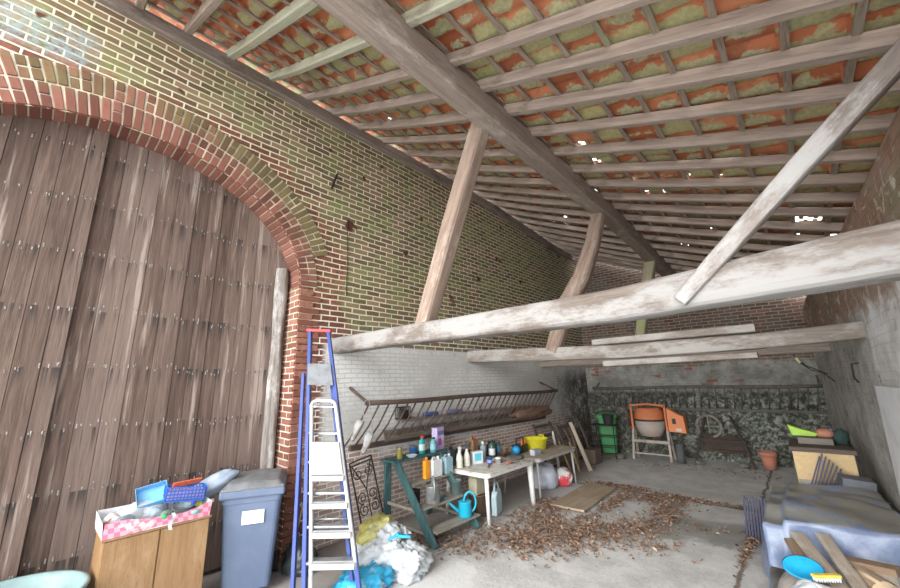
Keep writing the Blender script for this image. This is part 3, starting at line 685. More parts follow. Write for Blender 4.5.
# ------------------------------------------------------------------ cabinet and the tray of rubbish on it
def build_cabinet():
    t = thing('low_cabinet', 'low two door cabinet in worn oak veneer in front of the barn door', 'cabinet', (-4.80, 1.03, 0))
    vn = wood('oak_veneer', (.36, .22, .11), (.28, .16, .075), (.41, .27, .15), 2, 1.0, .5, .7, .5, .05)
    dk = wood('oak_side', (.34, .20, .095), (.24, .135, .06), None, 2, 1.0, rough=.5, bump=.05)
    mb = MB(); mb.box((-.02, 0, .42), (.40, .80, .84)); mb.build('carcass', dk, t, .004)
    mb = MB(); mb.box((0, 0, .845), (.42, .82, .018)); mb.build('top_panel', vn, t, .003)
    for s in (-1, 1):
        mb = MB(); mb.box((.19, s*.2, .44), (.02, .388, .78)); mb.build('door', vn, t, .003)
build_cabinet()
def build_tray():
    t = thing('cardboard_tray', 'pink and white cardboard tray full of empty bottles on the cabinet', 'tray', (-4.83, 1.02, .856))
    n = NT('pink_card'); o = n.obj(); x, y, z = n.xyz(o)
    ck = n.nd('ShaderNodeTexChecker'); n.put(ck.inputs[0], n.comb(n.math('ADD', y, x), z, 0.3)); ck.inputs['Scale'].default_value = 24
    ck.inputs['Color1'].default_value = (.66, .20, .31, 1); ck.inputs['Color2'].default_value = (.68, .40, .48, 1)
    c = n.mix(n.step(n.noise(o, 5, 3), .62, .66), ck.outputs[0], (.66, .62, .62)); pk = n.fin(c, .6)
    wc = paint('white_card', (.76, .76, .77), (.66, .63, .66), 5, .7)
    X, Y, H = .235, .40, .125
    mb = MB(); mb.box((0, 0, .004), (2*X, 2*Y, .006)); mb.build('bottom', wc, t)
    mb = MB(); mb.grid(1, 14, lambda u, v: (X+.006*math.sin(v*9)+.02*u, lerp(-Y, Y, v), u*(H-.05*math.exp(-((v-.6)/.2)**2)+.01*math.sin(v*14)))); mb.build('front_side', pk, t)['label'] = 'pink chequered front'
    mb = MB(); mb.grid(1, 4, lambda u, v: (-X, lerp(-Y, Y, v), u*H*1.15)); mb.build('back_side', wc, t)
    for s in (-1, 1):
        mb = MB(); mb.grid(1, 6, lambda u, v: (lerp(-X, X, v), s*(Y+.01*u), u*(H+.02*(1-v)))); mb.build('end_side', wc, t)
    for y, c, h in ((.27, (.25, .62, .55), .05),):
        mb = MB(); mb.lathe([(.045, 0), (.045, .004)], (X+.016, y, .072), 16, 0, Matrix.Rotation(PI/2, 3, 'Y'), sy=.9, sx=.6); mb.build('printed_spot', plastic('print_teal', c), t)
build_tray()
CLEAR = paint('clear_plastic', (.42, .52, .58), (.30, .40, .47), 5, .2, 0, .05, alpha=.55)
CLEARG = paint('greenish_clear_plastic', (.30, .44, .36), (.22, .34, .28), 5, .2, 0, .05, alpha=.6)
def bottle(name, label, cat, loc, r, h, body, cap, group=None, R=None, neck=.35, capr=None, capl=None, lab=None, sq=False, nk=.8):
    t = thing(name, label, cat, loc, 0, group)
    Rm = R if R is not None else Matrix.Identity(3)
    mb = MB(); prof = [(r*.9, 0), (r, r*.12), (r, h*(nk-.12)), (r*.85, h*(nk-.03)), (r*neck, h*nk+.01), (r*neck, h*.93)]
    mb.lathe(prof, (0, 0, 0), 16, 0, Rm, sx=.65 if sq else 1); mb.build('bottle_body', body, t)
    c = MB(); cr = capr or r*neck*1.15; c.lathe([(cr, h*.90), (cr, h*.99), (cr*.85, h)], (0, 0, 0), 14, 0, Rm); o = c.build('cap', cap, t)
    if capl: o['label'] = capl
    if lab: c = MB(); c.lathe([(r*1.015, h*.2), (r*1.015, h*.55)], (0, 0, 0), 16, 0, Rm, cap=False, sx=.66 if sq else 1); c.build('paper_label', lab, t)
    return t
def rot(ax, ay, az=0): return (Matrix.Rotation(az, 3, 'Z') @ Matrix.Rotation(ay, 3, 'Y') @ Matrix.Rotation(ax, 3, 'X'))
CW = plastic('cap_white', (.78, .78, .78)); CG = plastic('cap_green', (.03, .35, .12)); CB = plastic('cap_blue', (.04, .10, .45)); CR = plastic('cap_red', (.6, .04, .05)); CK = plastic('cap_dark', (.03, .035, .04))
zt = .875
bottle('plastic_bottle', 'empty clear bottle lying end-on at the middle of the pink tray', 'bottle', (-4.72, 1.02, zt+.05), .048, .24, CLEAR, CW, 'empties in the tray', rot(0, -1.35, .2), .4)
bottle('plastic_bottle', 'empty bottle with a green cap lying at the tray front', 'bottle', (-4.78, 1.10, zt+.04), .043, .22, CLEARG, CG, 'empties in the tray', rot(0, 1.45, -.3), .4)
bottle('plastic_bottle', 'empty bottle with a dark blue cap lying right of centre in the tray', 'bottle', (-4.95, 1.22, zt+.06), .05, .26, CLEAR, CB, 'empties in the tray', rot(0, 1.4, .35), .4)
bottle('plastic_bottle', 'empty bottle with a yellow green sleeve at the right end of the tray', 'bottle', (-4.92, 1.36, zt+.05), .04, .22, CLEARG, CW, 'empties in the tray', rot(0, 1.45, .6), .4, lab=plastic('sleeve_lime', (.55, .62, .10)))
bottle('plastic_bottle', 'empty clear bottle lying left of centre in the tray', 'bottle', (-4.86, .86, zt+.05), .046, .25, CLEAR, CB, 'empties in the tray', rot(0, 1.5, -.7), .4)
mb = MB(); mb.blob((0, 0, .06), (.13, .2, .10), 5, .3, 2, 30, 20, 0); tag(mb.build('plastic_bag', paint('white_film', (.58, .61, .63), (.42, .46, .49), 6, .3), loc=(-4.92, .92, zt)), 'crumpled white plastic bag among the bottles in the pink tray', 'bag')
mb = MB(); mb.blob((0, 0, .04), (.10, .09, .07), 8, .3, 2, 24, 16, 0); tag(mb.build('food_wrapper', paint('wrapper', (.72, .70, .70), (.35, .14, .09), 9, .35, 0, .1, .5, .6), loc=(-4.86, .71, zt)), 'white and brown food wrapper at the left end of the pink tray', 'wrapper')
mb = MB(); mb.grid(10, 2, lambda u, v: (.022+.012*math.sin(u*8), .028*(v-.5)+.012*math.sin(u*6), -.14*u+.02)); tag(mb.build('film_strip', paint('white_film', ()), loc=(-4.585, 1.10, .94)), 'strip of white film hanging over the front of the pink tray', 'strip')
def crate(name, label, loc, R, L, W, H, mat, holes, inner):
    t = thing(name, label, 'basket', loc); t.rotation_euler = R
    mb = MB(); mb.box((0, 0, .004), (L, W, .008)); mb.build('base', mat, t)
    for s in (-1, 1):
        for ax in (0, 1):
            mb = MB(); n = holes if ax == 0 else max(3, int(holes*W/L)); ln = (L if ax == 0 else W); off = (W if ax == 0 else L)/2*s
            def P(a, z): return (a, off, z) if ax == 0 else (off, a, z)
            for z in [H*k/4 for k in range(5)]: mb.bar(P(-ln/2, z), P(ln/2, z), .004, .012)
            for k in range(n+1): a = lerp(-ln/2, ln/2, k/n); mb.bar(P(a, 0), P(a, H), .010, .004)
            mb.build('lattice_side', mat, t)
    if inner: mb = MB(); mb.box((0, 0, H*.45), (L*.94, W*.92, H*.7)); mb.build('liner', inner, t)
    return t
crate('plastic_basket', 'pale blue plastic basket tipped on top of the bottle tray', (-4.90, .99, 1.06), (.25, .75, .05), .20, .24, .06, plastic('sky_blue', (.18, .45, .72)), 7, None)
crate('plastic_basket', 'dark blue lattice basket with pink lining on the tray, nearest the bin', (-4.80, 1.23, 1.01), (.0, .12, 1.50), .33, .17, .12, plastic('deep_blue', (.04, .14, .55)), 11, plastic('pink_liner', (.50, .30, .38)))
mb = MB(); mb.box((0, 0, 0), (.055, .26, .012), rot(0, -.9, .18)); tag(mb.build('price_card', paint('orange_card', (.75, .20, .10), (.62, .12, .08), 30, .6), loc=(-4.85, 1.26, 1.15)), 'orange card lying along the dark blue basket', 'card')
mb = MB(); mb.blob((0, 0, 0), (.10, .27, .10), 12, .3, 1.8, 30, 20); o = mb.build('plastic_bag', paint('grey_blue_film', (.40, .46, .56), (.30, .36, .46), 6, .35), loc=(-4.97, 1.52, 1.05)); o.rotation_euler = (.45, 0, -.2)
tag(o, 'grey blue plastic bag stuffed between the tray and the wheelie bin', 'bag')

# tub at lower left
def build_tub():
    t = thing('plastic_tub', 'large pale green plastic tub in the lower left corner by the barn door', 'tub', (-4.70, .13, 0)); t.scale = (1, 1, 1.09)
    m = plastic('pale_green', (.25, .36, .36)); mb = MB()
    mb.lathe([(.30, 0), (.33, .02), (.44, .50), (.47, .515), (.47, .53), (.44, .53), (.42, .50), (.31, .04), (0, .03)], n=36, cap=False); mb.build('body', m, t)
    for s in (-1, 1): mb = MB(); mb.tube([(s*.46, -.08, .47), (s*.52, -.05, .46), (s*.52, .05, .46), (s*.46, .08, .47)], .014, 8); mb.build('handle', m, t)
build_tub()

# ------------------------------------------------------------------ hay racks
def hay_rack(label, loc, rz, L, drop, depth, n, mat, brackets, lean=.10, rr=.036, rb=.0145):
    t = thing('hay_rack', label, 'rack', loc, rz)    # local x along the wall, y out of the wall
    mb = MB(); mb.tube([(L*k/10, depth+.012*math.sin(k*1.7), drop-.012*math.sin(k*.31*3)) for k in range(11)], rr, 8); mb.build('top_rail', mat, t)
    mb = MB(); mb.bar((0, .05, .02), (L, .05, .03), .07, .075); mb.build('bottom_rail', mat, t, .01)
    for k in range(n):
        x = .06+(L-.12)*k/(n-1); j = random.uniform(-.02, .02)
        mb = MB(); mb.tube([(x-lean+j, .06, .03), (x-lean*.4+j, lerp(.06, depth, .5)+.02, drop*.5), (x+j, depth, drop)], rb, 6); mb.build('bar', mat, t)
    for x in brackets:
        mb = MB(); mb.tube([(x, -.04, drop+.22), (x, depth, drop)], .022, 8); mb.build('bracket', mat, t)
    return t
RAIL = paint('rack_wood', (.115, .075, .06), (.07, .05, .042), 7, .75, .1)
t = hay_rack('rusty wall mounted hay rack above the tables, its bars slanting outwards', (-5.06, 9.02, 1.16), -PI/2, 5.74, .67, .45, 32, RAIL, (.0, 5.72), -.17)
DR = paint('dim_rack', (.15, .14, .13), (.09, .08, .075), 7, .8, .2)
hay_rack('long grey hay rack across the back wall above the cement mixer', (.30, 12.12, 1.22), PI, 5.1, .60, .40, 30, DR, (.05, 5.0), -.10)
mb = MB(); mb.box((0, 0, 0), (.14, 3.9, .035)); tag(mb.build('wall_shelf', wood('shelf_board', (.30, .245, .21), (.20, .16, .14), None, 1), loc=(-5.0, 6.15, 1.50)), 'narrow board fixed to the wall behind the rusty rack', 'shelf')
mb = MB(); mb.box((0, 0, 0), (.03, 4.9, .17), rot(0, -.35, 0)); tag(mb.build('rack_board', wood('old_rack_board', (.17, .135, .11), (.10, .08, .065), (.22, .20, .18), 1), loc=(-4.93, 6.3, 1.30)), 'weathered board lying along the bottom of the rusty rack', 'board')  # board colour darkened to fill in the shadow between the rack bars
def lantern():
    t = thing('wire_cage', 'small dark wire cage on the shelf behind the rusty rack, near its left end', 'cage', (-5.0, 4.28, 1.518))
    mb = MB(); mb.box((0, 0, .01), (.13, .24, .02)); mb.box((0, .0, .19), (.13, .24, .012)); mb.build('plates', DIRON, t)
    mb = MB()
    for k in range(7):
        y = -.11+.22*k/6; mb.bar((.06, y, 0), (.06, y, .19), .008, .008); mb.bar((-.06, y, 0), (-.06, y, .19), .008, .008)
    for z in (.06, .12): mb.bar((.06, -.12, z), (.06, .12, z), .008, .008)
    mb.build('mesh', DIRON, t); mb = MB(); mb.box((0, .02, .08), (.09, .14, .12)); mb.build('filling', paint('cage_fill', (.06, .055, .05)), t)
lantern()
for y, l, c, lab in ((4.75, .34, (.10, .14, .38), 'dark blue roll lying on the wall shelf next to the wire cage'), (5.35, .42, (.16, .19, .36), 'faded blue roll lying on the middle of the wall shelf')):
    mb = MB(); mb.lathe([(.03, 0), (.034, .01), (.034, l-.01), (.03, l)], n=12, R=rot(-PI/2, 0)); mb.lathe([(.012, -.004), (.012, l+.004)], n=8, R=rot(-PI/2, 0)); tag(mb.build('cloth_roll', plastic('roll_%d' % int(y*10), c, .8), loc=(-4.99, y, 1.552)), lab, 'roll', 'rolls on the wall shelf')
mb = MB(); mb.lathe([(.03, 0), (.034, .01), (.034, .09), (.028, .1), (.028, .115)], n=14); tag(mb.build('small_tin', paint('tin', (.30, .29, .27), None, 9, .5, .4), loc=(-5.0, 6.3, 1.518)), 'little grey tin on the wall shelf, right of the blue rolls', 'tin')
mb = MB(); mb.blob((0, 0, .10), (.14, .75, .13), 31, .4, 3, 40, 14); tag(mb.build('hay_wad', paint('old_hay', (.20, .12, .085), (.13, .08, .06), 12, .95, 0, .5), loc=(-4.83, 8.15, 1.26)), 'wad of brown hay left in the right end of the rusty rack', 'hay')
# a pair of shoes hung by the laces
def shoe(label, loc, R):
    t = thing('canvas_shoe', label, 'shoe', loc, 0, 'shoes hanging from the hay rack'); t.rotation_euler = R
    m = paint('dirty_canvas', (.56, .56, .56), (.30, .29, .28), 8, .85); sl = paint('sole', (.26, .24, .215), (.17, .15, .135), 8, .8)
    L = .27
    def sec(u):   # half width, height, z shift
        w = .036+.012*math.sin(PI*min(1, u*1.15)); h = lerp(.085, .04, sstep((u-.25)/.5)); return w*(1 if u > .03 else .8), h
    mb = MB(); mb.grid(16, 12, lambda u, v: (u*L, sec(u)[0]*math.cos(PI*v)*(1 if 0 < u < 1 else .5), .02+sec(u)[1]*(math.sin(PI*v) if .0 < u < 1 else .5*math.sin(PI*v)))); mb.build('upper', m, t)
    mb = MB(); N = 24; pts = []
    for k in range(N):
        a = 2*PI*k/N; x = L/2+math.cos(a)*L*.53; u = min(1, max(0, x/L)); pts.append((x, math.sin(a)*.052))
    mb.prism(pts, 0, .024); mb.build('sole', sl, t, .004)
    mb = MB(); mb.tube([(.05, -.02, .10), (.02, 0, .11), (.05, .02, .10), (.08, .0, .095), (.05, -.02, .10)], .004, 6)
    for k in range(4): x = .09+.024*k; mb.tube([(x, -.03, .075-.006*k), (x+.01, 0, .085-.007*k), (x, .03, .075-.006*k)], .0035, 6)
    mb.build('lace', WHITE, t)
shoe('white canvas shoe hanging at the left end of the rusty rack, the upper one', (-4.50, 3.17, 1.585), (.2, 1.05, -2.2))
shoe('white canvas shoe hanging at the left end of the rusty rack, the lower one', (-4.48, 3.31, 1.425), (-.2, 1.1, -2.0))
mb = MB(); mb.tube([(-4.52, 3.17, 1.62), (-4.57, 3.20, 1.76), (-4.60, 3.245, 1.865), (-4.60, 3.30, 1.87), (-4.56, 3.32, 1.72), (-4.50, 3.31, 1.47)], .005, 6); tag(mb.build('shoe_lace', WHITE), 'knotted white lace slung over the end of the rack', 'lace')
mb = MB(); mb.tube([(0, 0, -.02), (0, 0, .02)], .016, 8)
mb.bar((.03, -.035, -.15), (.03, .05, .15), .02, .028); mb.bar((.0, .0, .0), (.04, .01, .0), .03, .03); mb.tube([(.035, .04, .06), (.06, .09, .075), (.05, .12, .06)], .01, 6)
tag(mb.build('wall_anchor', DIRON, loc=(-5.075, 2.84, 5.31)), 'black iron wall anchor on the mossy bricks above the arch', 'anchor')
mb = MB(); mb.tube([(-5.07, 3.14, 4.75), (-5.068, 3.145, 4.3), (-5.07, 3.16, 3.9), (-5.068, 3.16, 3.45)], .006, 6); tag(mb.build('wall_wire', DIRON), 'thin dark wire running down the bricks left of the leaning post', 'wire')

# ------------------------------------------------------------------ wrought iron panel
def build_grille():
    t = thing('iron_panel', 'black wrought iron scroll panel leaning on the wall right of the ladders', 'panel', (-4.80, 3.62, .034)); t.rotation_euler = (.17, -.17, 0)
    # local y = width, z = height
    W, H = .19, 1.02; mb = MB(); r = .011
    for y in (-W, W): mb.bar((0, y, 0), (0, y, H), .022, .012, 0, (1, 0, 0))
    for z in (.0, .06, H-.05, H): mb.bar((0, -W, z), (0, W, z), .012, .02)
    mb.build('frame', DIRON, t)
    def scroll(c, r0, turns, s, a0, flip):
        return [(0, c[0]+flip*math.cos(a0+s*2*PI*turns*k/22)*r0*(1-.75*k/22), c[1]+math.sin(a0+s*2*PI*turns*k/22)*r0*(1-.75*k/22)) for k in range(23)]
    for z, q in ((.16, 1), (.36, -1), (.52, 1), (.84, -1)):
        for fl in (-1, 1):
            mb = MB(); mb.tube(scroll((fl*.09, z), .085, 1.4, q, -q*PI/2, fl), .008, 6); mb.build('scroll', DIRON, t)
    mb = MB()
    for fl in (-1, 1): mb.tube([(0, fl*.16, .96), (0, fl*.10, .84), (0, fl*.03, .68), (0, 0, .6)], .009, 6)
    mb.tube([(0, 0, .06), (0, 0, .62)], .009, 6); mb.build('stem', DIRON, t)
build_grille()

# ------------------------------------------------------------------ bags on the floor
FILM = paint('white_film', ())
def bag_heap():
    mb = MB(); mb.blob((0, 0, .17), (.29, .27, .24), 21, .34, 2.4, 64, 40, 0, ridge=1.1); mb.blob((.24, .13, .10), (.27, .22, .17), 25, .36, 2.6, 54, 32, 0, ridge=1.1)
    mb.grid(8, 8, lambda u, v: (.05+.16*u+.02*math.sin(v*7), .18+.1*v, .33+.16*math.sin(PI*u)*math.sin(PI*v)*.7+.03*math.sin(9*u)))
    tag(mb.build('plastic_sack', FILM, loc=(-3.98, 3.08, 0)), 'heap of white plastic film sacking on the floor beside the green bench', 'sack')
    mb = MB(); mb.blob((0, 0, 0), (.18, .20, .11), 33, .35, 2.6, 44, 30, ridge=1); o = mb.build('plastic_sack', paint('yellow_film', (.46, .42, .12), (.54, .52, .27), 5, .35), loc=(-4.08, 3.06, .40)); o.rotation_euler = (.2, -.3, .4)
    tag(o, 'yellow plastic sack on top of the white sacking heap', 'sack')
    mb = MB(); mb.tube([(-.16, -.02, 0), (-.05, .02, .03), (.05, .0, .045), (.17, .06, .05)], .016, 8); mb.tube([(-.02, -.10, .02), (.0, .0, .05), (.06, .09, .03)], .014, 8); mb.tube([(0, 0, .04), (.02, .02, .06)], .025, 8)
    tag(mb.build('sack_tie', plastic('cyan_tie', (.03, .42, .72)), loc=(-3.72, 3.10, .36)), 'bright blue tie knotted on the white sacking heap', 'tie')
    mb = MB(); mb.blob((0, 0, .07), (.20, .27, .11), 41, .45, 2.6, 44, 26, 0, ridge=1); tag(mb.build('plastic_sack', paint('cyan_film', (.04, .40, .66), (.30, .50, .62), 7, .35, 0, .1, .52, .62), loc=(-3.78, 2.74, 0)), 'crumpled bright blue plastic sack on the floor against the white stepladder', 'sack')
bag_heap()

# ------------------------------------------------------------------ green bench (plant staging)
def build_bench():
    ox, oy = -4.5, 4.35
    t = thing('plant_staging', 'teal painted stepped wooden plant stand against the brick wall', 'stand', (ox, oy, 0))
    def w(x, y, z): return Vector((x-ox, y-oy, z))
    grey = wood('grey_shelf', (.34, .31, .26), (.22, .20, .165), (.20, .29, .28), 1, .9, .55, .7)
    mb = MB(); mb.bar(w(-4.77, 3.78, .965), w(-4.77, 4.98, .965), .36, .03, 0); mb.build('top_board', TEAL, t, .005)
    steps = ((-4.47, .665, .18), (-4.22, .40, .20), (-3.98, .16, .20))
    for x, z, wd in steps: mb = MB(); mb.bar(w(x, 3.915, z), w(x, 4.84, z), wd, .028); mb.build('shelf_board', grey, t, .005)
    for y in (3.90, 4.78):
        mb = MB(); mb.bar(w(-4.90, y, 0), w(-4.90, y, .95), .12, .035, 0, (1, 0, 0)); mb.build('rear_leg', TEAL, t, .004)
        mb = MB(); mb.bar(w(-3.87, y-.035, 0), w(-4.66, y-.035, .95), .035, .13, 0, (0, 0, 1)); mb.build('front_leg', TEAL, t, .004)
        mb = MB(); mb.bar(w(-4.9, y, .125), w(-3.98, y, .125), .03, .04); mb.bar(w(-4.9, y, .365), w(-4.2, y, .365), .03, .04); mb.build('bearer', grey, t, .003)
build_bench()

def jerry(label, loc, rz, w, d, h, col, capc, group=None, capl=None):
    t = thing('jerry_can', label, 'can', loc, rz, group)
    mb = MB(); mb.box((0, 0, h*.40), (d, w, h*.80)); mb.box((0, 0, h*.83), (d*.9, w*.9, h*.08), None, 0, 1.08); mb.build('can_body', col, t, .018, seg=3)
    mb = MB(); mb.tube([(0, -w*.30, h*.84), (0, -w*.28, h*.97), (0, -w*.05, h*.99), (0, w*.12, h*.86)], .013, 8); mb.build('handle', col, t)
    mb = MB(); mb.lathe([(.022, 0), (.022, .04), (.018, .045)], (0, w*.30, h*.86), 12); o = mb.build('cap', capc, t)
    if capl: o['label'] = capl
    return t
def tin(label, loc, r, h, body, name='paint_tin', lid=None, cat='tin', group=None, band=None):
    t = thing(name, label, cat, loc, 0, group)
    mb = MB(); mb.lathe([(r, 0), (r, h), (r*1.03, h), (r*1.03, h+.006), (r*.9, h+.006), (r*.9, h-.004)], n=18, cap=True); mb.build('tin_body', body, t)
    if lid: mb = MB(); mb.lathe([(r*1.04, h), (r*1.04, h+.02), (r*.7, h+.025)], n=18); mb.build('lid', lid, t)
    if band: mb = MB(); mb.lathe([(r*1.012, h*.2), (r*1.012, h*.75)], n=18, cap=False); mb.build('paper_label', band, t)
    return t
G1 = 'things on the plant stand'
z1 = .98
tin('small yellow tin at the left end of the plant stand', (-4.72, 3.98, z1), .042, .135, paint('yellow_tin', (.58, .50, .10), (.45, .40, .12), 7, .4), lid=paint('tin', ()), group=G1)
tin('blue paint pot on the stand behind the white dish', (-4.80, 4.33, z1), .065, .11, plastic('pot_blue', (.05, .22, .55)), lid=plastic('pot_lid', (.10, .12, .16)), group=G1)
mb = MB(); mb.lathe([(.05, 0), (.085, .03), (.09, .035), (.082, .034), (.05, .010), (0, .008)], n=22, cap=False); tag(mb.build('shallow_dish', plastic('dish', (.66, .68, .68)), loc=(-4.66, 4.17, z1)), 'shallow white dish on the stand by the yellow tin', 'dish', G1)
bottle('cleaner_bottle', 'teal cleaner bottle with a red cap on the plant stand', 'bottle', (-4.74, 4.47, z1), .062, .27, plastic('teal_plastic', (.03, .34, .33)), CR, G1, None, .4, .035, 'red cap', sq=True, lab=plastic('lab_pale', (.55, .68, .66)))
bottle('cleaner_bottle', 'slim teal bottle with a dark cap beside the detergent box', 'bottle', (-4.68, 4.66, z1), .05, .23, plastic('teal_grey', (.12, .36, .38)), CK, G1, None, .5, .034, 'dark cap', lab=plastic('lab_blue', (.25, .50, .60)))
def carton(label, loc, rz, d, w, h, mats, patches, name='carton', group=None, cat='carton'):
    t = thing(name, label, cat, loc, rz, group)
    mb = MB(); mb.box((0, 0, h/2), (d, w, h)); mb.build('box_body', mats, t, .003)
    for nm, y, z, a, b, m in patches: mb = MB(); mb.box((d/2+.002, y, z), (.003, a, b)); mb.build(nm, m, t)
    return t
carton('tall lilac detergent box on the plant stand', (-4.80, 4.90, z1), .2, .11, .22, .36, plastic('lilac', (.55, .48, .72)),
       [('printed_flower', -.03, .13, .10, .11, plastic('magenta_print', (.55, .10, .45))), ('printed_band', .0, .27, .20, .07, plastic('violet_print', (.30, .20, .55))), ('printed_panel', .05, .19, .07, .09, plastic('white_print', (.75, .75, .80)))], group=G1)
z2 = .682
t = thing('cleaner_bottle', 'orange flat cleaner bottle on the second step of the stand', 'bottle', (-4.44, 4.27, z2), 0, G1)
mb = MB(); mb.box((0, 0, .13), (.07, .10, .26)); mb.build('bottle_body', paint('orange_plastic', (.85, .30, .02), (.80, .42, .03), 5, .4), t, .012); mb = MB(); mb.lathe([(.025, .26), (.025, .30), (.02, .305)], n=12); mb.build('cap', plastic('cap_orange', (.75, .2, .02)), t)
jerry('white jerry can on the second step of the stand', (-4.44, 4.46, z2), 0, .21, .12, .28, plastic('white_can', (.74, .76, .76)), CW, G1)
jerry('pale blue jerry can on the second step, right of the white one', (-4.44, 4.73, z2), 0, .17, .12, .28, plastic('pale_blue_can', (.30, .46, .52)), plastic('cap_pale', (.5, .6, .62)), G1)
# watering cans
def watering_can(label, loc, rz, m, s=1.0, rose=False):
    t = thing('watering_can', label, 'watering can', loc, rz)
    mb = MB(); mb.lathe([(.085*s, 0), (.09*s, .01*s), (.082*s, .17*s), (.088*s, .18*s), (.075*s, .18*s)], n=22); mb.build('can_body', m, t)
    mb = MB(); mb.tube([(0, -.07*s, .05*s), (0, -.16*s, .12*s), (0, -.27*s, .23*s)], [.026*s, .016*s, .011*s], 10); sp = mb.build('spout', m, t)
    if rose: mb = MB(); mb.lathe([(.012*s, 0), (.045*s, .06*s), (.045*s, .07*s)], (0, -.27*s, .23*s), 14, 0, rot(.9, 0)); mb.build('rose', m, sp)
    mb = MB(); pts = [(0, (.085-.0)*s+.075*s*math.sin(a)*1.05-.02*s, .15*s+.12*s*(-math.cos(a))+.02*s) for a in [PI*.05+PI*1.45*k/14 for k in range(15)]]
    mb.tube(pts, .012*s, 8); mb.build('handle', m, t)
    return t
watering_can('turquoise watering can on the lowest shelf of the stand', (-3.99, 4.62, .176), -.83, plastic('turquoise', (.02, .42, .62), .35), 1.12)
watering_can('old grey zinc watering can on the third step of the stand', (-4.22, 4.18, .416), -2.2, paint('zinc', (.34, .35, .35), (.24, .24, .24), 6, .5, .5), 1.25, True)
tin('black pot lying behind the zinc watering can', (-4.44, 4.02, .416), .09, .16, paint('black_pot', (.03, .03, .03), None, 6, .6), name='plant_pot', cat='pot')
tin('dull teal bucket on the third step under the jerry cans', (-4.25, 4.72, .416), .085, .19, paint('teal_bucket', (.13, .21, .21), (.2, .24, .23), 6, .6), name='small_bucket', cat='bucket')
# jerry can on a drum under the first table
tin('rusty drum on the floor under the near white table', (-4.25, 5.25, 0), .15, .30, paint('drum', (.30, .20, .13), (.20, .17, .15), 5, .6, .2), name='metal_drum', cat='drum')
jerry('murky jerry can with a red cap standing on the rusty drum', (-4.25, 5.25, .308), 0, .27, .17, .31, plastic('murky_plastic', (.42, .38, .28)), CR, None, 'red cap')
t = thing('water_carrier', 'pale blue flat water carrier behind the near table leg', 'canister', (-4.02, 5.45, 0), .3)
mb = MB(); mb.prism([(-.15, 0), (.15, 0), (.15, .22), (.10, .36), (-.10, .36), (-.15, .28)], -.045, .045, 0); mb.build('canister_body', plastic('ice_blue', (.48, .62, .66)), t, .02, seg=3)
mb = MB(); mb.tube([(0, -.11, .33), (0, -.08, .44), (0, .0, .47), (0, .08, .43), (0, .12, .33)], .016, 8); mb.build('handle', plastic('ice_blue', ()), t)

# ------------------------------------------------------------------ tables
def build_table(label, y0, y1, x0, x1, z, topm, legm, legs, rim):
    t = thing('garden_table', label, 'table', ((x0+x1)/2, (y0+y1)/2, 0)); cx, cy = (x0+x1)/2, (y0+y1)/2
    a, b = (x1-x0)/2, (y1-y0)/2
    def outline(k):
        pts = []
        for c0, c1, s in ((a, b, 0), (-a, b, 90), (-a, -b, 180), (a, -b, 270)):
            r = .10
            for q in range(5):
                an = math.radians(s+22.5*q); pts.append((c0-math.copysign(r, c0)+r*math.cos(an)*k, c1-math.copysign(r, c1)+r*math.sin(an)*k))
        return pts
    mb = MB(); mb.prism(outline(1), z-.022, z); mb.build('table_top', topm, t, .006)
    mb = MB(); mb.prism([(p[0]*.985, p[1]*.985) for p in outline(1)], z-.07, z-.022); mb.build('apron', rim, t, .004)
    for sx, sy, w1, w0, sp in legs:
        mb = MB(); p = Vector((sx*(a-.09), sy*(b-.09), z-.05)); q = Vector((sx*(a-.05+sp*0), sy*(b-.09+sp), 0))
        mb.tube([p, q], [w1, w0], 10 if w1 < .03 else 8); mb.build('leg', legm, t)
    return t
TOPG = paint('stained_table_top', (.62, .60, .55), (.36, .32, .27), 5, .6, 0, .1, .45, .65)
build_table('near white plastic garden table crowded with bottles and cans', 4.89, 6.34, -4.72, -3.76, .72, TOPG, PLASTICW,
            ((1, -1, .034, .028, .03), (1, 1, .055, .042, -.02), (-1, -1, .034, .028, .03), (-1, 1, .034, .028, .0)), PLASTICW)
TOPB = wood('brown_table_top', (.40, .34, .27), (.31, .255, .20), (.48, .44, .38), 1, .7, .5, .66)
build_table('farther brown topped table with thin white legs, yellow tub on it', 6.46, 8.06, -4.66, -3.78, .70, TOPB, WHITE,
            ((1, -1, .022, .018, .03), (1, 1, .022, .018, .0), (-1, -1, .02, .018, .03), (-1, 1, .02, .018, .0)), WHITE)
ZT = .722; G2 = 'things on the near white table'
def spray(label, loc, rz, body, trig):
    t = thing('spray_bottle', label, 'spray bottle', loc, rz, G2); t.scale = (1.2, 1.2, 1.2)
    mb = MB(); mb.lathe([(.042, 0), (.046, .01), (.046, .12), (.036, .16), (.018, .20), (.016, .225)], n=16); mb.build('bottle_body', body, t)
    mb = MB(); mb.box((.012, 0, .255), (.085, .026, .032)); mb.box((.0, 0, .235), (.03, .028, .03)); mb.build('spray_head', trig, t, .006)
    mb = MB(); mb.tube([(.035, 0, .245), (.045, 0, .22), (.038, 0, .19)], .006, 6); mb.build('trigger', trig, t)
    mb = MB(); mb.lathe([(.0468, .03), (.0468, .10)], n=16, cap=False); mb.build('paper_label', plastic('lab_cream', (.62, .60, .50)), t)
CREAM = plastic('cream_plastic', (.70, .69, .60)); DGREY = plastic('dark_grey_plastic', (.07, .075, .085))
spray('cream spray bottle at the near left corner of the white table', (-4.40, 4.99, ZT), -.4, CREAM, plastic('grey_trigger', (.5, .5, .5)))
spray('cream spray bottle beside the corner one, dark trigger', (-4.40, 5.18, ZT), -.2, CREAM, DGREY)
jerry('dark jerry can behind the spray bottles on the white table', (-4.62, 5.0, ZT), .2, .19, .12, .30, DGREY, CK, G2)
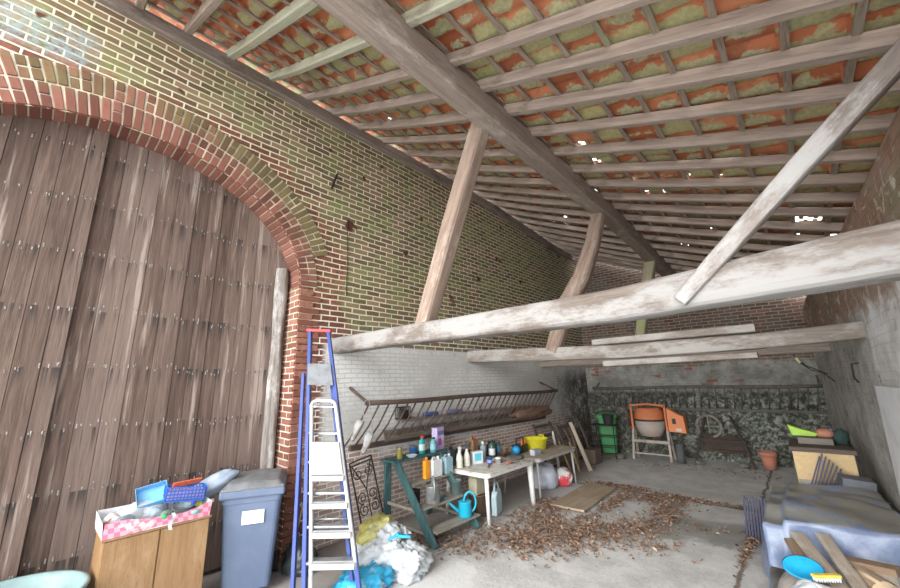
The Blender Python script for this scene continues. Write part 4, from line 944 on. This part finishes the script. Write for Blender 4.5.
jerry('brown bottle shaped can with a red cap at the back of the table', (-4.62, 5.62, ZT), .1, .17, .13, .40, paint('brown_can', (.30, .17, .085), (.24, .14, .08), 5, .45), CR, G2, 'red cap')
carton('white and cyan carton standing on the near white table', (-4.38, 5.42, ZT), -.35, .09, .20, .20, plastic('carton_white', (.74, .77, .78)), [('printed_panel', .0, .11, .13, .12, plastic('cyan_print', (.12, .55, .68)))], group=G2)
tin('small blue tin in front of the cyan carton', (-4.18, 5.52, ZT), .038, .09, plastic('tin_blue', (.04, .08, .42)), group=G2, band=plastic('tin_band', (.25, .3, .6)))
bottle('glass_bottle', 'dark green bottle standing in the middle of the white table', 'bottle', (-4.42, 5.92, ZT), .06, .32, paint('green_glass', (.04, .10, .08), None, 6, .15), CK, G2, None, .35, lab=plastic('lab_white', (.62, .66, .68)))
bottle('glass_bottle', 'clear ribbed bottle left of the dark green bottle', 'bottle', (-4.52, 5.78, ZT), .055, .30, CLEAR, CW, G2, None, .4)
bottle('glass_bottle', 'short dark bottle behind the green bottle', 'bottle', (-4.6, 6.08, ZT), .06, .26, paint('brown_glass', (.05, .03, .02), None, 6, .15), CK, G2, None, .45)
tin('grey tin with a blue label on the back right of the white table', (-4.55, 6.22, ZT), .085, .24, paint('tin', ()), lid=paint('tin_lid', (.36, .32, .27), None, 8, .5, .4), group=G2, band=plastic('tin_blue2', (.10, .36, .62)))
tin('dark tin behind the cyan carton', (-4.58, 5.36, ZT), .09, .20, paint('dark_tin', (.07, .065, .06), (.14, .09, .06), 7, .5, .3), group=G2)
for x, y, r, h, lab in ((-4.62, 5.20, .08, .26, 'dark bottle behind the second spray bottle on the white table'), (-4.60, 5.80, .065, .22, 'dark bottle behind the clear ribbed one'), (-4.50, 6.10, .055, .28, 'dark green bottle between the green bottle and the blue labelled tin')):
    bottle('glass_bottle', lab, 'bottle', (x, y, ZT), r, h, paint('green_glass', ()) if y > 6 else paint('brown_glass', (.05, .03, .02), None, 6, .15), CK, G2, None, .4)
spray('grey spray bottle at the back of the white table by the dark tin', (-4.64, 5.48, ZT), .3, plastic('grey_spray', (.30, .33, .36)), DGREY)
tin('rusty tin lying beside the green bottle on the white table', (-4.24, 6.0, ZT), .06, .10, IRON, group=G2)
tin('brown glue tin in front of the blue labelled tin', (-4.36, 6.24, ZT), .06, .15, paint('glue_tin', (.30, .20, .11), (.2, .14, .08), 7, .5), group=G2)
tin('pale tub with a white lid between the blue tin and the taupe box', (-4.10, 5.66, ZT), .05, .07, plastic('pale_tub', (.45, .45, .43)), lid=CW, group=G2)
mb = MB(); mb.blob((0, 0, .02), (.13, .22, .035), 51, .3, 2, 30, 14, 0); tag(mb.build('work_rag', paint('grey_rag', (.17, .165, .15), (.11, .105, .10), 7, .9), loc=(-4.06, 6.10, ZT)), 'grey rag crumpled on the right half of the white table', 'rag', G2)
def hand_tool(label, loc, rz, hc, group, L=.2):
    t = thing('hand_tool', label, 'tool', loc, rz, group)
    mb = MB(); mb.tube([(0, 0, .016), (0, L*.5, .016)], [.015, .013], 8); mb.build('grip', hc, t)
    mb = MB(); mb.bar((0, L*.5, .016), (0, L, .014), .018, .006); mb.build('blade', DIRON, t, .002)
hand_tool('trowel with a dull red grip lying near the table edge', (-3.92, 5.62, ZT), -.3, plastic('dull_red', (.42, .10, .07)), G2, .3)
hand_tool('wooden handled scraper lying among the litter on the white table', (-4.0, 5.22, ZT), .5, wood('tool_wood', (.34, .22, .13), (.24, .15, .09), None, 1), G2, .24)
mb = MB(); mb.box((0, 0, .02), (.18, .24, .03)); mb.box((0, 0, .045), (.14, .19, .02)); tag(mb.build('flat_box', paint('box_taupe', (.36, .31, .26), (.25, .21, .17), 6, .7), loc=(-4.2, 5.82, ZT)), 'flat taupe box with a lid on the middle of the white table', 'box', G2)
ZB = .702; G3 = 'things on the brown table'
def tub_yellow():
    t = thing('rubber_tub', 'bright yellow flexible tub on the brown table', 'tub', (-4.36, 7.38, ZB), 0)
    m = paint('yellow_rubber', (.72, .66, .03), (.60, .55, .04), 5, .5); mb = MB()
    mb.lathe([(.19, 0), (.20, .01), (.245, .20), (.26, .205), (.255, .215), (.235, .20), (.19, .02), (0, .015)], n=32, cap=False); mb.build('tub_body', m, t)
    for s in (-1, 1): mb = MB(); mb.tube([(s*.06, s*.24, .20), (s*.05, s*.25, .24), (-s*.05, s*.25, .24), (-s*.06, s*.24, .20)], .013, 8); mb.build('handle', m, t)
tub_yellow()
mb = MB(); mb.box((0, 0, .05), (.10, .26, .10)); mb.box((.052, 0, .05), (.004, .2, .06)); tag(mb.build('storage_tray', paint('grey_tray', (.44, .46, .50), (.34, .36, .39), 6, .6), loc=(-4.02, 6.78, ZB), bevel=.006), 'small grey tray on the near edge of the brown table', 'tray', G3)
mb = MB(); mb.lathe([(.02, 0), (.07, .03), (.085, .08), (.07, .13), (.02, .16)], n=18); tag(mb.build('twine_ball', plastic('ball_blue', (.02, .30, .62)), loc=(-4.33, 6.58, ZB)), 'bright blue ball of twine at the near end of the brown table', 'ball', G3)
def toolbox():
    t = thing('tool_caddy', 'black caddy holding orange handled tools on the brown table', 'caddy', (-4.42, 6.86, ZB), .1, G3)
    mb = MB(); mb.box((0, 0, .07), (.2, .34, .14), None, 0, .9); mb.build('caddy_body', plastic('black_plastic', (.03, .03, .033)), t, .008)
    mb = MB(); mb.tube([(0, -.15, .13), (0, -.15, .26), (0, .15, .26), (0, .15, .13)], .014, 8); mb.build('handle', plastic('black_plastic', ()), t)
    for k, (y, a) in enumerate(((-.05, .3), (.03, -.2), (.09, .35))):
        mb = MB(); mb.tube([(.05, y, .10), (.06+.03*a, y+.08*a, .24)], .014, 8); mb.build('tool_grip', plastic('tool_orange', (.75, .18, .03)), t)['label'] = 'orange grip'
toolbox()
# bags beneath the brown table
mb = MB(); mb.blob((0, 0, .17), (.24, .30, .25), 61, .25, 2, 40, 26, 0, ridge=.7); tag(mb.build('plastic_sack', paint('grey_white_film', (.55, .58, .66), (.42, .45, .54), 5, .4), loc=(-4.22, 7.35, 0)), 'pale grey filled sack under the brown table', 'sack')
mb = MB(); mb.blob((0, 0, .13), (.17, .19, .19), 66, .2, 2, 34, 22, 0, ridge=.6); tag(mb.build('plastic_sack', paint('red_white_film', (.66, .66, .68), (.58, .06, .08), 3.2, .4, 0, .1, .50, .54), loc=(-3.98, 7.72, 0)), 'red and white printed sack under the brown table end', 'sack')
# board on the floor
mb = MB(); mb.box((0, 0, .02), (.58, 1.62, .035)); o = mb.build('floor_board', wood('ply_board', (.36, .28, .20), (.29, .22, .155), (.42, .35, .27), 1, .5, .5, .68), bevel=.004, loc=(-3.26, 7.1, .012)); o.rotation_euler = (0, 0, .04)
tag(o, 'brown wooden board lying flat on the floor before the tables', 'board')

# ------------------------------------------------------------------ dark clutter by the far left wall
DW = wood('dark_old_wood', (.16, .12, .095), (.09, .07, .055), None, 2)
def slat_frame(label, loc, rz, lean, w, h, n):
    t = thing('slatted_frame', label, 'frame', loc); t.rotation_euler = (0, lean, rz)
    for y in (-w/2, w/2): mb = MB(); mb.bar((0, y, 0), (0, y, h), .05, .04, 0, (1, 0, 0)); mb.build('upright', DW, t)
    for k in range(n): z = .12+(h-.2)*k/(n-1); mb = MB(); mb.bar((.02, -w/2-.03, z), (.02, w/2+.03, z), .02, .07); mb.build('slat', DW, t)
slat_frame('dark slatted wooden frame leaning on the wall past the brown table', (-4.62, 8.75, 0), 0, -.32, .8, 1.12, 5)
slat_frame('second dark slatted frame leaning nearer the corner', (-4.55, 9.75, 0), .1, -.38, .75, 1.02, 4)
for k, (x, y, L, ln, lab, m) in enumerate(((-4.0, 9.15, 1.15, -.42, 'pale plank leaning against the dark frames in the left corner', wood('pale_plank', (.42, .36, .29), (.32, .27, .21), None, 2)),
        (-4.22, 8.62, .72, -.3, 'thin yellowish stake leaning nearest the brown table', wood('stake', (.42, .30, .15), (.3, .21, .1), None, 2)),
        (-4.18, 8.95, .66, -.25, 'yellowish stake leaning between the nearest stake and pale plank', wood('stake', (), ())))):
    mb = MB(); mb.bar((0, 0, 0), (0, 0, L), .09 if k == 0 else .035, .03); o = mb.build('leaning_plank' if k == 0 else 'wooden_stake', m, bevel=.003, loc=(x, y, .01)); o.rotation_euler = (-.12 if k == 0 else .1, ln, 0)
    tag(o, lab, 'plank' if k == 0 else 'stake')
for k, (x, y, L, a, b, lab) in enumerate(((-4.34, 9.35, .95, -.3, .15, 'dark stick leaning behind the pale plank'), (-4.22, 9.0, .85, -.22, -.2, 'dark crooked stick crossing the slatted frame'), (-4.45, 10.35, 1.0, -.25, .1, 'dark post leaning in the corner by the green bin'))):
    mb = MB(); mb.tube([(0, 0, 0), (.02, .02, L*.5), (0, .0, L)], [.028, .024, .02], 8); o = mb.build('wooden_stick', DW, loc=(x, y, .01)); o.rotation_euler = (b, a, 0); tag(o, lab, 'stick')
mb = MB(); mb.box((0, 0, .17), (.30, .42, .34)); tag(mb.build('wooden_crate', DW, bevel=.006, loc=(-4.33, 10.1, 0)), 'dark wooden crate on the floor under the leaning frames', 'crate')
mb = MB(); mb.lathe([(.03, 0), (.035, .02), (.03, .90), (.02, .96)], n=10); o = mb.build('spray_tube', WHITE, loc=(-4.30, 8.22, .0)); o.rotation_euler = (0, -.1, 0); tag(o, 'white tube sticking up behind the brown table', 'tube')

# ------------------------------------------------------------------ far end
build_bin((-4.42, 11.55, 0), -1.2, 'green wheelie bin in the far left corner', paint('bin_green', (.035, .24, .075), (.05, .20, .07), 4, .5), paint('bin_green_dark', (.05, .16, .07), (.07, .12, .07), 4, .5), 1.08, .5, .52, False)
def black_bucket():
    t = thing('hanging_bucket', 'black bucket perched on the trolley in front of the green bin', 'bucket', (-4.18, 11.02, .86))
    mb = MB(); mb.lathe([(.11, 0), (.15, .25), (.16, .26), (.145, .25), (.10, .02), (0, .02)], n=22, cap=False); mb.build('bucket_body', paint('black_pot', ()), t)
    mb = MB(); mb.tube([(-.15, 0, .24), (-.1, .0, .33), (.1, 0, .33), (.15, 0, .24)], .006, 6); mb.build('handle', IRON, t)
black_bucket()
def trolley():
    t = thing('tube_trolley', 'dark tubular trolley frame standing before the green bin', 'trolley', (-4.3, 11.0, 0))
    for x in (-.30, .30):
        for y in (-.16, .16): mb = MB(); mb.tube([(x, y, 0), (x, y, .85)], .013, 8); mb.build('upright', DIRON, t)
    for z in (.28, .55, .845):
        mb = MB(); mb.tube([(-.36, -.16, z), (.36, -.16, z), (.36, .16, z), (-.36, .16, z)], .012, 8, closed=True)
        if z > .8: mb.box((0, 0, z+.004), (.66, .3, .012))
        mb.build('shelf_frame', DIRON, t)
trolley()
def mixer():
    t = thing('cement_mixer', 'orange cement mixer with a grey crusted drum at the back wall', 'mixer', (-3.2, 11.3, 0))
    ORG = paint('mixer_orange', (.58, .17, .065), (.44, .16, .08), 6, .6); CON = paint('cement_crust', (.36, .34, .32), (.46, .30, .22), 5, .9, 0, .4)
    GS = paint('grey_steel', (.40, .37, .33), (.28, .22, .18), 6, .7, .2)
    for x, y in ((-.47, -.12), (.43, -.12), (-.47, .3), (.43, .3)):
        mb = MB(); mb.bar((x, y, 0), (x*.92, .05 if y < 0 else .12, .80), .055, .055, 0, (1, 0, 0)); mb.build('leg', GS, t, .004)
    for z, y, x0, x1 in ((.46, -.06, -.46, .43), (.16, -.09, -.43, .41)): mb = MB(); mb.bar((x0, y, z), (x1, y, z), .05, .07 if z > .3 else .035); mb.build('crossbar', GS, t, .004)
    for x in (-.43, .40): mb = MB(); mb.bar((x, .03, .74), (x, .03, 1.36), .06, .05, 0, (1, 0, 0)); mb.build('yoke_side', ORG, t, .005)
    mb = MB(); mb.bar((-.46, .03, 1.36), (.0, .03, 1.40), .06, .05); mb.bar((.0, .03, 1.40), (.43, .03, 1.35), .06, .05); mb.build('yoke_top', ORG, t, .006)
    mb = MB(); mb.lathe([(.28, 1.30), (.34, 1.22), (.365, 1.02)], (0, .05, 0), 28, cap=False); mb.lathe([(.24, 1.30), (.28, 1.30)], (0, .05, 0), 28, cap=False); d = mb.build('drum', ORG, t)
    mb = MB(); mb.lathe([(.365, .985), (.345, .80), (.25, .60), (.08, .57)], (0, .05, 0), 28); mb.build('drum_base', CON, d)['label'] = 'cement crusted drum bottom'
    mb = MB(); mb.lathe([(.37, .98), (.38, .985), (.38, 1.02), (.37, 1.025)], (0, .05, 0), 28, cap=False); mb.build('ring_gear', DIRON, d)
    mb = MB(); mb.prism([(.47, .74), (.86, .72), (.84, 1.12), (.72, 1.17), (.47, 1.32)], -.14, .12, 1); mt = mb.build('motor_housing', paint('motor_orange', (.68, .22, .08), (.60, .22, .10), 4, .5), t, .012)
    mb = MB(); mb.box((.62, -.15, 1.0), (.08, .02, .13)); mb.build('switch', paint('black_pot', ()), mt, .005); mb = MB(); mb.box((.70, -.145, .80), (.12, .006, .07)); mb.build('plate', paint('plate_pale', (.6, .55, .5)), mt)
    mb = MB(); mb.tube([(-.52+.0*k, .06+.17*math.cos(2*PI*k/20), 1.02+.20*math.sin(2*PI*k/20)) for k in range(20)], .02, 8, closed=True); mb.bar((-.52, -.11, 1.02), (-.52, .23, 1.02), .025, .025); mb.bar((-.52, .06, .82), (-.52, .06, 1.22), .025, .025); mb.bar((-.55, .06, 1.02), (-.40, .06, 1.02), .04, .04); mb.build('tilt_wheel', IRON, t)
mixer()
tin('grey canister on the floor below the orange motor housing', (-2.58, 11.3, 0), .10, .42, paint('grey_canister', (.16, .17, .175), (.1, .1, .1), 5, .6), name='canister', cat='canister')
def barrow():
    global IRON
    IRON = paint('barrow_iron', (.055, .045, .038), (.10, .06, .04), 7, .85, .1)
    t = thing('wheelbarrow_frame', 'rusted wheelbarrow frame tipped against the mossy back wall', 'wheelbarrow', (-1.75, 11.65, 0))
    W2 = IRON
    for s, x in ((-1, -.55), (1, .62)):
        mb = MB(); mb.tube([(x, -.25, 0), (x*.75, 0, .55), (x*.45, .15, 1.1)], .03, 8); mb.build('handle_bar', W2, t)
    mb = MB(); mb.tube([(-.2+.26*math.cos(2*PI*k/24), .12, .86+.26*math.sin(2*PI*k/24)) for k in range(24)], .035, 8, closed=True); mb.bar((-.46, .12, .86), (.06, .12, .86), .03, .03); mb.bar((-.2, .12, .6), (-.2, .12, 1.12), .03, .03); mb.build('wheel', paint('grey_wheel', (.25, .24, .2), (.15, .12, .1), 6, .8), t)
    mb = MB(); mb.grid(8, 8, lambda u, v: (lerp(-.42, .5, u)*(1-.35*v)+.05*math.sin(v*5), -.05+.1*v+.06*math.sin(PI*u), lerp(.34, .70, v)-.07*math.sin(PI*u)+.04*math.sin(u*9))); mb.build('tray', W2, t)
    for z in (.32, .55): mb = MB(); mb.bar((-.5, -.06, z), (.52, -.06, z), .04, .05); mb.build('stay', W2, t)
barrow()
for k, (x, h, r, lab) in enumerate(((-.88, 0, .16, 'big terracotta flower pot on the floor at the back wall'),)):
    t = thing('terracotta_pot', lab, 'pot', (x, 11.62, 0)); m = paint('terracotta', (.50, .20, .13), (.42, .22, .16), 6, .85)
    mb = MB(); mb.lathe([(r*.62, 0), (r*.95, .30)], n=24); mb.build('pot_body', m, t); mb = MB(); mb.lathe([(r*.95, .29), (r*1.1, .29), (r*1.12, .38), (r*.98, .38), (r*.9, .28)], n=24, cap=False); mb.build('pot_rim', m, t)
# stones and rubble along the back wall
for k, (x, y, r, lab) in enumerate(((-3.95, 11.0, .10, 'dark stone on the floor between the green bin and the mixer'), (-2.2, 11.35, .08, 'small stone right of the grey canister'), (-1.35, 11.5, .09, 'small stone beside the rusted barrow legs'))):
    mb = MB(); mb.blob((0, 0, r*.5), (r*1.2, r, r*.7), 70+k, .3, 1.6, 18, 12, 0); tag(mb.build('stone', paint('stone', (.17, .16, .145), (.10, .095, .085), 8, .9), loc=(x, y, 0)), lab, 'stone')

# ------------------------------------------------------------------ right side
def chest():
    t = thing('wooden_chest', 'pale plywood chest with a dark lid by the right wall', 'chest', (.02, 7.95, 0))
    pl = wood('plywood_yellow', (.66, .50, .29), (.58, .42, .23), (.50, .40, .27), 1, .5, .55, .7); dl = wood('dark_lid', (.15, .12, .10), (.10, .08, .07), None, 0)
    mb = MB(); mb.box((0, 0, .52), (.62, .85, 1.0)); mb.build('chest_body', pl, t, .005)
    mb = MB(); mb.box((-.04, -.435, .36), (.52, .02, .58)); mb.build('front_panel', paint('grey_panel', (.38, .36, .31), (.30, .28, .24), 5, .8), t)['label'] = 'greyish lower front panel'
    mb = MB(); mb.box((0, 0, 1.05), (.68, .92, .06)); mb.build('lid', dl, t, .006)
    mb = MB(); mb.tube([(.33, -.44, .2), (.335, -.45, .7), (.335, -.44, 1.02), (.30, .1, 1.15)], .012, 8); mb.build('edge_strip', paint('black_pot', ()), t)
chest()
mb = MB(); mb.box((0, 0, .045), (.38, .5, .09)); tag(mb.build('flat_case', wood('grey_case', (.24, .21, .18), (.17, .15, .13), None, 0), bevel=.01, loc=(-.02, 8.05, 1.085)), 'flat grey case lying on the plywood chest', 'case')
mb = MB()
mb.prism([(-.17, .0), (.10, .0), (.14, .05), (-.05, .10), (-.20, .16)], -.06, .06, 1); o = mb.build('garden_scoop', plastic('lime_green', (.33, .56, .04)), bevel=.012, loc=(-.10, 8.0, 1.18)); tag(o, 'lime green plastic scoop on the flat case', 'scoop')
mb = MB(); mb.blob((0, 0, .05), (.10, .09, .065), 81, .15, 1.5, 22, 14, 0); tag(mb.build('clay_shard', paint('terracotta', ()), loc=(.10, 8.0, 1.177)), 'reddish clay lump beside the green scoop', 'lump')
mb = MB(); mb.blob((0, 0, .09), (.09, .1, .12), 84, .3, 2, 22, 16, 0); tag(mb.build('dark_cloth', paint('dark_green_cloth', (.03, .06, .055), None, 6, .9), loc=(.26, 8.05, 1.085)), 'dark green cloth bunched at the right end of the chest', 'cloth')
# folded fan of dark plastic and grey box in front of the chest
mb = MB()
for k in range(7):
    mb.bar((-.15+.034*k, .006*k, 0), (.01+.030*k, .03, .44-.035*abs(k-1)), .016, .03, 0, (0, 1, 0))
tag(mb.build('folded_panel', plastic('navy_plastic', (.03, .034, .075), .5), loc=(-.02, 7.28, .60)), 'dark blue ribbed panel standing in front of the chest', 'panel')
mb = MB(); mb.box((0, 0, .09), (.30, .22, .18), rot(.1, .12, .2)); tag(mb.build('metal_box', paint('slate_box', (.15, .16, .19), (.11, .115, .13), 6, .6), bevel=.012, loc=(.27, 7.2, .62)), 'slate grey metal box right of the ribbed panel', 'box')
def tarp_heap():
    n = NT('blue_tarp'); o = n.obj(); x, y, z = n.xyz(o); mid = n.noise(o, 3.2, 6, .7)
    c = n.mix(n.step(mid, .35, .65), (.13, .17, .28), (.20, .25, .36)); nz = n.xyz(n.nd('ShaderNodeNewGeometry').outputs['Normal'])[2]
    dust = n.math('MULTIPLY', n.step(nz, .72, .93), n.step(n.noise(o, 2.2, 7, .75), .38, .52))
    c = n.mix(dust, c, (.25, .245, .215)); n.bump(n.noise(o, 9, 5), .4, .02); tm = n.fin(c, .38, 0, .5)
    mb = MB()
    def fn(u, v):
        # u across (x), v along (y); skirts hang at left and front
        sx = u*1.35-.28; sy = v*2.35-.30
        X = lerp(-.56, .60, min(1, max(0, sx))); Y = lerp(5.35, 7.12, min(1, max(0, sy/1.75)))
        dl = max(0, -sx); df = max(0, -sy); db = max(0, sy-1.75)
        f = noise.noise(Vector((X*2.1, Y*2.1, 1)))*.05+abs(noise.noise(Vector((X*1.2+Y*1.7, Y*.6, 4))))*.09
        z = .66+f-.06*(X < -.4)-.04*sstep((.1-v)*4)
        if dl: X -= dl*.18+.05*math.sin(Y*7)*min(1, dl*5); z -= dl*1.9
        if df: Y -= df*.25+.06*math.sin(X*9)*min(1, df*5); z -= df*1.15
        if db: Y += db*.1; z -= db*1.5
        X = min(X, xr(Y)-.10)
        return (X+.02*noise.noise(Vector((X*4, Y*4, z*6))), Y+.02*noise.noise(Vector((X*4, Y*4, z*6+9))), max(.02, z))
    mb.grid(56, 80, fn); tag(mb.build('tarpaulin', tm), 'dusty grey blue tarpaulin draped over a heap by the right wall', 'tarpaulin')
    m = MB(); m.box((0, 0, .29), (1.02, 1.6, .58)); tag(m.build('pallet_stack', DW, loc=(.04, 6.25, 0)), 'dark wooden stack showing beneath the front hem of the tarpaulin', 'stack')
    mb = MB()
    for k in range(9): mb.bar((.032*k, -.02*k, 0), (.032*k, -.02*k, .50-.03*(k % 3)+.01*k), .02, .03, 0, (0, 1, 0))
    o = mb.build('ribbed_sheet', plastic('navy_plastic', ()), loc=(-.90, 6.75, 0)); o.rotation_euler = (-.05, .08, 0); tag(o, 'dark blue ribbed sheet standing at the left edge of the tarpaulin', 'sheet')
tarp_heap()
def debris():
    pw = wood('grey_plank', (.40, .34, .28), (.29, .24, .195), (.50, .46, .41), 0, .9, .5, .66)
    def plank(a, b, w, h, lab, m=pw):
        a, b = Vector(a), Vector(b); L = (b-a).length; mb = MB(); mb.box((L/2, 0, 0), (L, w, h)); o = mb.build('scrap_plank', m, bevel=.004)
        x = (b-a).normalized(); y = Vector((0, 0, 1)).cross(x).normalized(); z = x.cross(y)
        o.matrix_world = Matrix.Translation(a) @ Matrix((x, y, z)).transposed().to_4x4(); tag(o, lab, 'plank', 'scrap planks before the tarpaulin')
    mb = MB(); mb.blob((0, 0, .1), (.46, .5, .34), 91, .2, 1.5, 36, 22, 0); tag(mb.build('rubble_heap', paint('rubble', (.34, .31, .28), (.22, .20, .18), 8, .95, 0, .5), loc=(-.02, 4.85, 0)), 'heap of grey rubble in front of the tarpaulin', 'heap')
    plank((-.30, 5.25, .58), (.02, 4.25, .40), .11, .03, 'dark scrap plank pointing away in front of the tarp, leftmost')
    plank((-.12, 5.27, .60), (.10, 4.35, .42), .10, .035, 'grey scrap plank right of the leftmost one, in front of the tarp')
    plank((.22, 5.10, .50), (.28, 4.40, .42), .16, .05, 'short wide pale block of wood at the right of the scrap heap', wood('pale_block', (.56, .52, .47), (.44, .40, .36), None, 0))
    for k, (x, y, z, r, L, a, lab) in enumerate(((.12, 4.80, .42, .10, .30, .5, 'pale birch log in the scrap heap beside the wide block'), (.04, 4.28, .40, .08, .26, -.3, 'reddish log lying at the front of the scrap heap'))):
        t = thing('firewood_log', lab, 'log', (x, y, z), a, 'logs in the scrap heap'); m = wood('log_bark_%d' % k, ((.44, .33, .23), (.40, .24, .16))[k], ((.30, .22, .15), (.26, .14, .09))[k], (.52, .46, .38), 1)
        mb = MB(); mb.grid(16, 6, lambda u, v: (r*math.cos(2*PI*u)*(1+.08*math.sin(3*2*PI*u)), (v-.5)*L, r*math.sin(2*PI*u)*(1+.06*math.sin(2*2*PI*u)))); mb.build('bark', m, t)
        mb = MB(); mb.lathe([(r*.97, -L/2), (r*.97, L/2)], (0, 0, 0), 16, 0, Matrix.Rotation(PI/2, 3, 'X')); mb.build('end_grain', paint('end_grain', (.55, .42, .28), (.42, .30, .19), 12, .9), t)
    mb = MB(); mb.box((0, 0, .07), (.17, .30, .15)); mb.box((0, 0, .149), (.13, .10, .004)); tag(mb.build('concrete_block', paint('concrete_grey', (.36, .355, .345), (.27, .26, .25), 8, .95, 0, .4), bevel=.008, loc=(.36, 4.85, .36)), 'grey concrete block at the right end of the scrap heap', 'block')
    plank((-.36, 5.22, .52), (-.22, 4.70, .42), .09, .03, 'short brown plank stub standing left of the leftmost scrap plank', wood('brown_scrap', (.30, .21, .14), (.2, .135, .09), None, 0))
    plank((.0, 5.0, .50), (.30, 4.9, .53), .12, .06, 'thick brown board lying crosswise in the scrap heap', wood('brown_scrap', (), ()))
    t = thing('shallow_basin', 'bright blue plastic basin lying in the scrap heap at lower right', 'basin', (-.27, 4.62, .46)); t.rotation_euler = (.35, -.1, .2)
    mb = MB(); mb.lathe([(.07, 0), (.12, .05), (.135, .055), (.12, .06), (.07, .012), (0, .01)], n=28, cap=False); mb.build('basin_body', plastic('cyan_basin', (.02, .38, .68)), t)
    t = thing('scrub_brush', 'yellow backed brush lying over the blue basin', 'brush', (-.13, 4.42, .53), -.9)
    mb = MB(); mb.box((0, 0, .02), (.05, .20, .022)); mb.build('brush_back', plastic('yellow_back', (.75, .56, .10)), t, .008); mb = MB()
    for i in range(3):
        for j in range(10): mb.lathe([(.006, -.02), (.007, .01)], ((i-1)*.014, -.085+.019*j, 0), 6)
    mb.build('bristle', plastic('cap_white', ()), t)['kind'] = 'stuff'
    mb = MB(); mb.blob((0, 0, .06), (.16, .14, .10), 97, .3, 2, 30, 20, 0); tag(mb.build('plastic_bag', FILM, loc=(-.20, 4.28, .36)), 'scrap of white plastic bag beneath the yellow brush', 'bag')
    t = thing('jam_jar', 'dirty glass jar standing in the scrap heap corner', 'jar', (.20, 4.28, .42)); mb = MB(); mb.lathe([(.05, 0), (.055, .01), (.055, .10), (.045, .12), (.045, .14)], n=18); mb.build('glass', CLEARG, t); mb = MB(); mb.lathe([(.048, .135), (.048, .155)], n=18); mb.build('lid', IRON, t)
debris()
# cables hanging off the end of the third beam
mb = MB(); mb.tube([(-.05, 9.0, 2.42), (.08, 8.95, 2.22), (.25, 8.9, 2.12), (.38, 8.8, 1.95)], .010, 6); tag(mb.build('loose_cable', DIRON), 'dark cable hanging from the far beam near the right wall', 'cable')
t = thing('cable_plug', 'cable end with a bright pale plug hanging below the far beam', 'plug', (-.02, 8.95, 2.36)); mb = MB(); mb.tube([(0, 0, 0), (.04, -.01, -.09)], .02, 10); mb.build('plug_body', plastic('plug_cream', (.75, .68, .40)), t); mb = MB(); mb.tube([(.04, -.01, -.09), (.16, -.02, -.22), (.35, -.05, -.28)], .009, 6); mb.build('lead', DIRON, t)
mb = MB(); X = xr(6.9); mb.tube([(X+.02, 6.9, 2.20), (X-.06, 6.9, 2.19), (X-.07, 6.9, 2.02), (X-.04, 6.9, 1.96)], .010, 6); tag(mb.build('wall_hook', DIRON), 'black hook hanging on the right wall below the second beam', 'hook')
mb = MB(); mb.box((0, 0, 0), (.03, 1.2, 1.2), rot(0, .03, .047)); tag(mb.build('daylight_sheet', paint('daylight_white', (.78, .80, .82), (.66, .68, .70), 4, .6), loc=(xr(5.2)-.075, 5.2, 1.35)), 'white sheet standing in for daylight at a gap in the right wall at the picture edge', 'board')  # pale sheet put in for the daylight of a wall opening

# ------------------------------------------------------------------ fallen leaves
def leaves():
    mb = MB(); rng = random.Random(4)
    spots = [(-3.75, 4.15, .5, .25, 260), (-3.2, 4.75, .55, .35, 700), (-2.8, 5.3, .55, .4, 800), (-2.45, 5.8, .5, .4, 600), (-3.4, 5.7, .35, .5, 500), (-2.1, 6.2, .35, .35, 250), (-2.75, 7.0, .12, .8, 350), (-3.5, 6.4, .25, .35, 300),
             (-2.3, 7.7, .5, .25, 420), (-3.0, 8.15, .6, .16, 450), (-1.95, 7.0, .25, .55, 420), (-1.85, 8.05, .5, .10, 260), (-1.1, 8.03, .4, .06, 90), (-.86, 6.3, .06, .8, 160), (-.86, 7.4, .06, .5, 90), (-1.7, 5.6, .3, .3, 60), (-1.35, 6.7, .4, .15, 50), (-4.2, 3.9, .4, .4, 120), (-3.0, 10.6, 1.2, .5, 50), (-1.6, 10.9, .8, .4, 60)]
    for x, y, a, b, n in spots:
        for _ in range(n):
            p = Vector((rng.gauss(x, a*.62), rng.gauss(y, b*.62), .010+abs(rng.gauss(0, .008)))); s = rng.uniform(.016, .036); c = rng.uniform(.1, .5)
            R = rot(rng.gauss(0, .4), rng.gauss(0, .4), rng.uniform(0, 6.3))
            vs = [R @ Vector(q)*s for q in ((-1, 0, 0), (-.2, -.55, c), (1, 0, .1), (-.2, .55, c), (.35, -.42, c*.8), (.35, .42, c*.8))]
            mb.add([v+p+Vector((0, 0, s*.25)) for v in vs], [(0, 1, 4, 2), (0, 2, 5, 3)])
    n = NT('dead_leaf'); r = n.island(); wn = n.nd('ShaderNodeTexWhiteNoise', noise_dimensions='1D'); n.put(wn.inputs['W'], r)
    c = n.mix(r, (.10, .06, .042), (.25, .155, .105)); c = n.mix(n.step(wn.outputs[0], .85, 1), c, (.36, .28, .20))
    tag(mb.build('leaf_litter', n.fin(c, .85, 0, .2)), 'brown fallen leaves drifted over the concrete before the tables', 'leaves', None, 'stuff')
leaves()
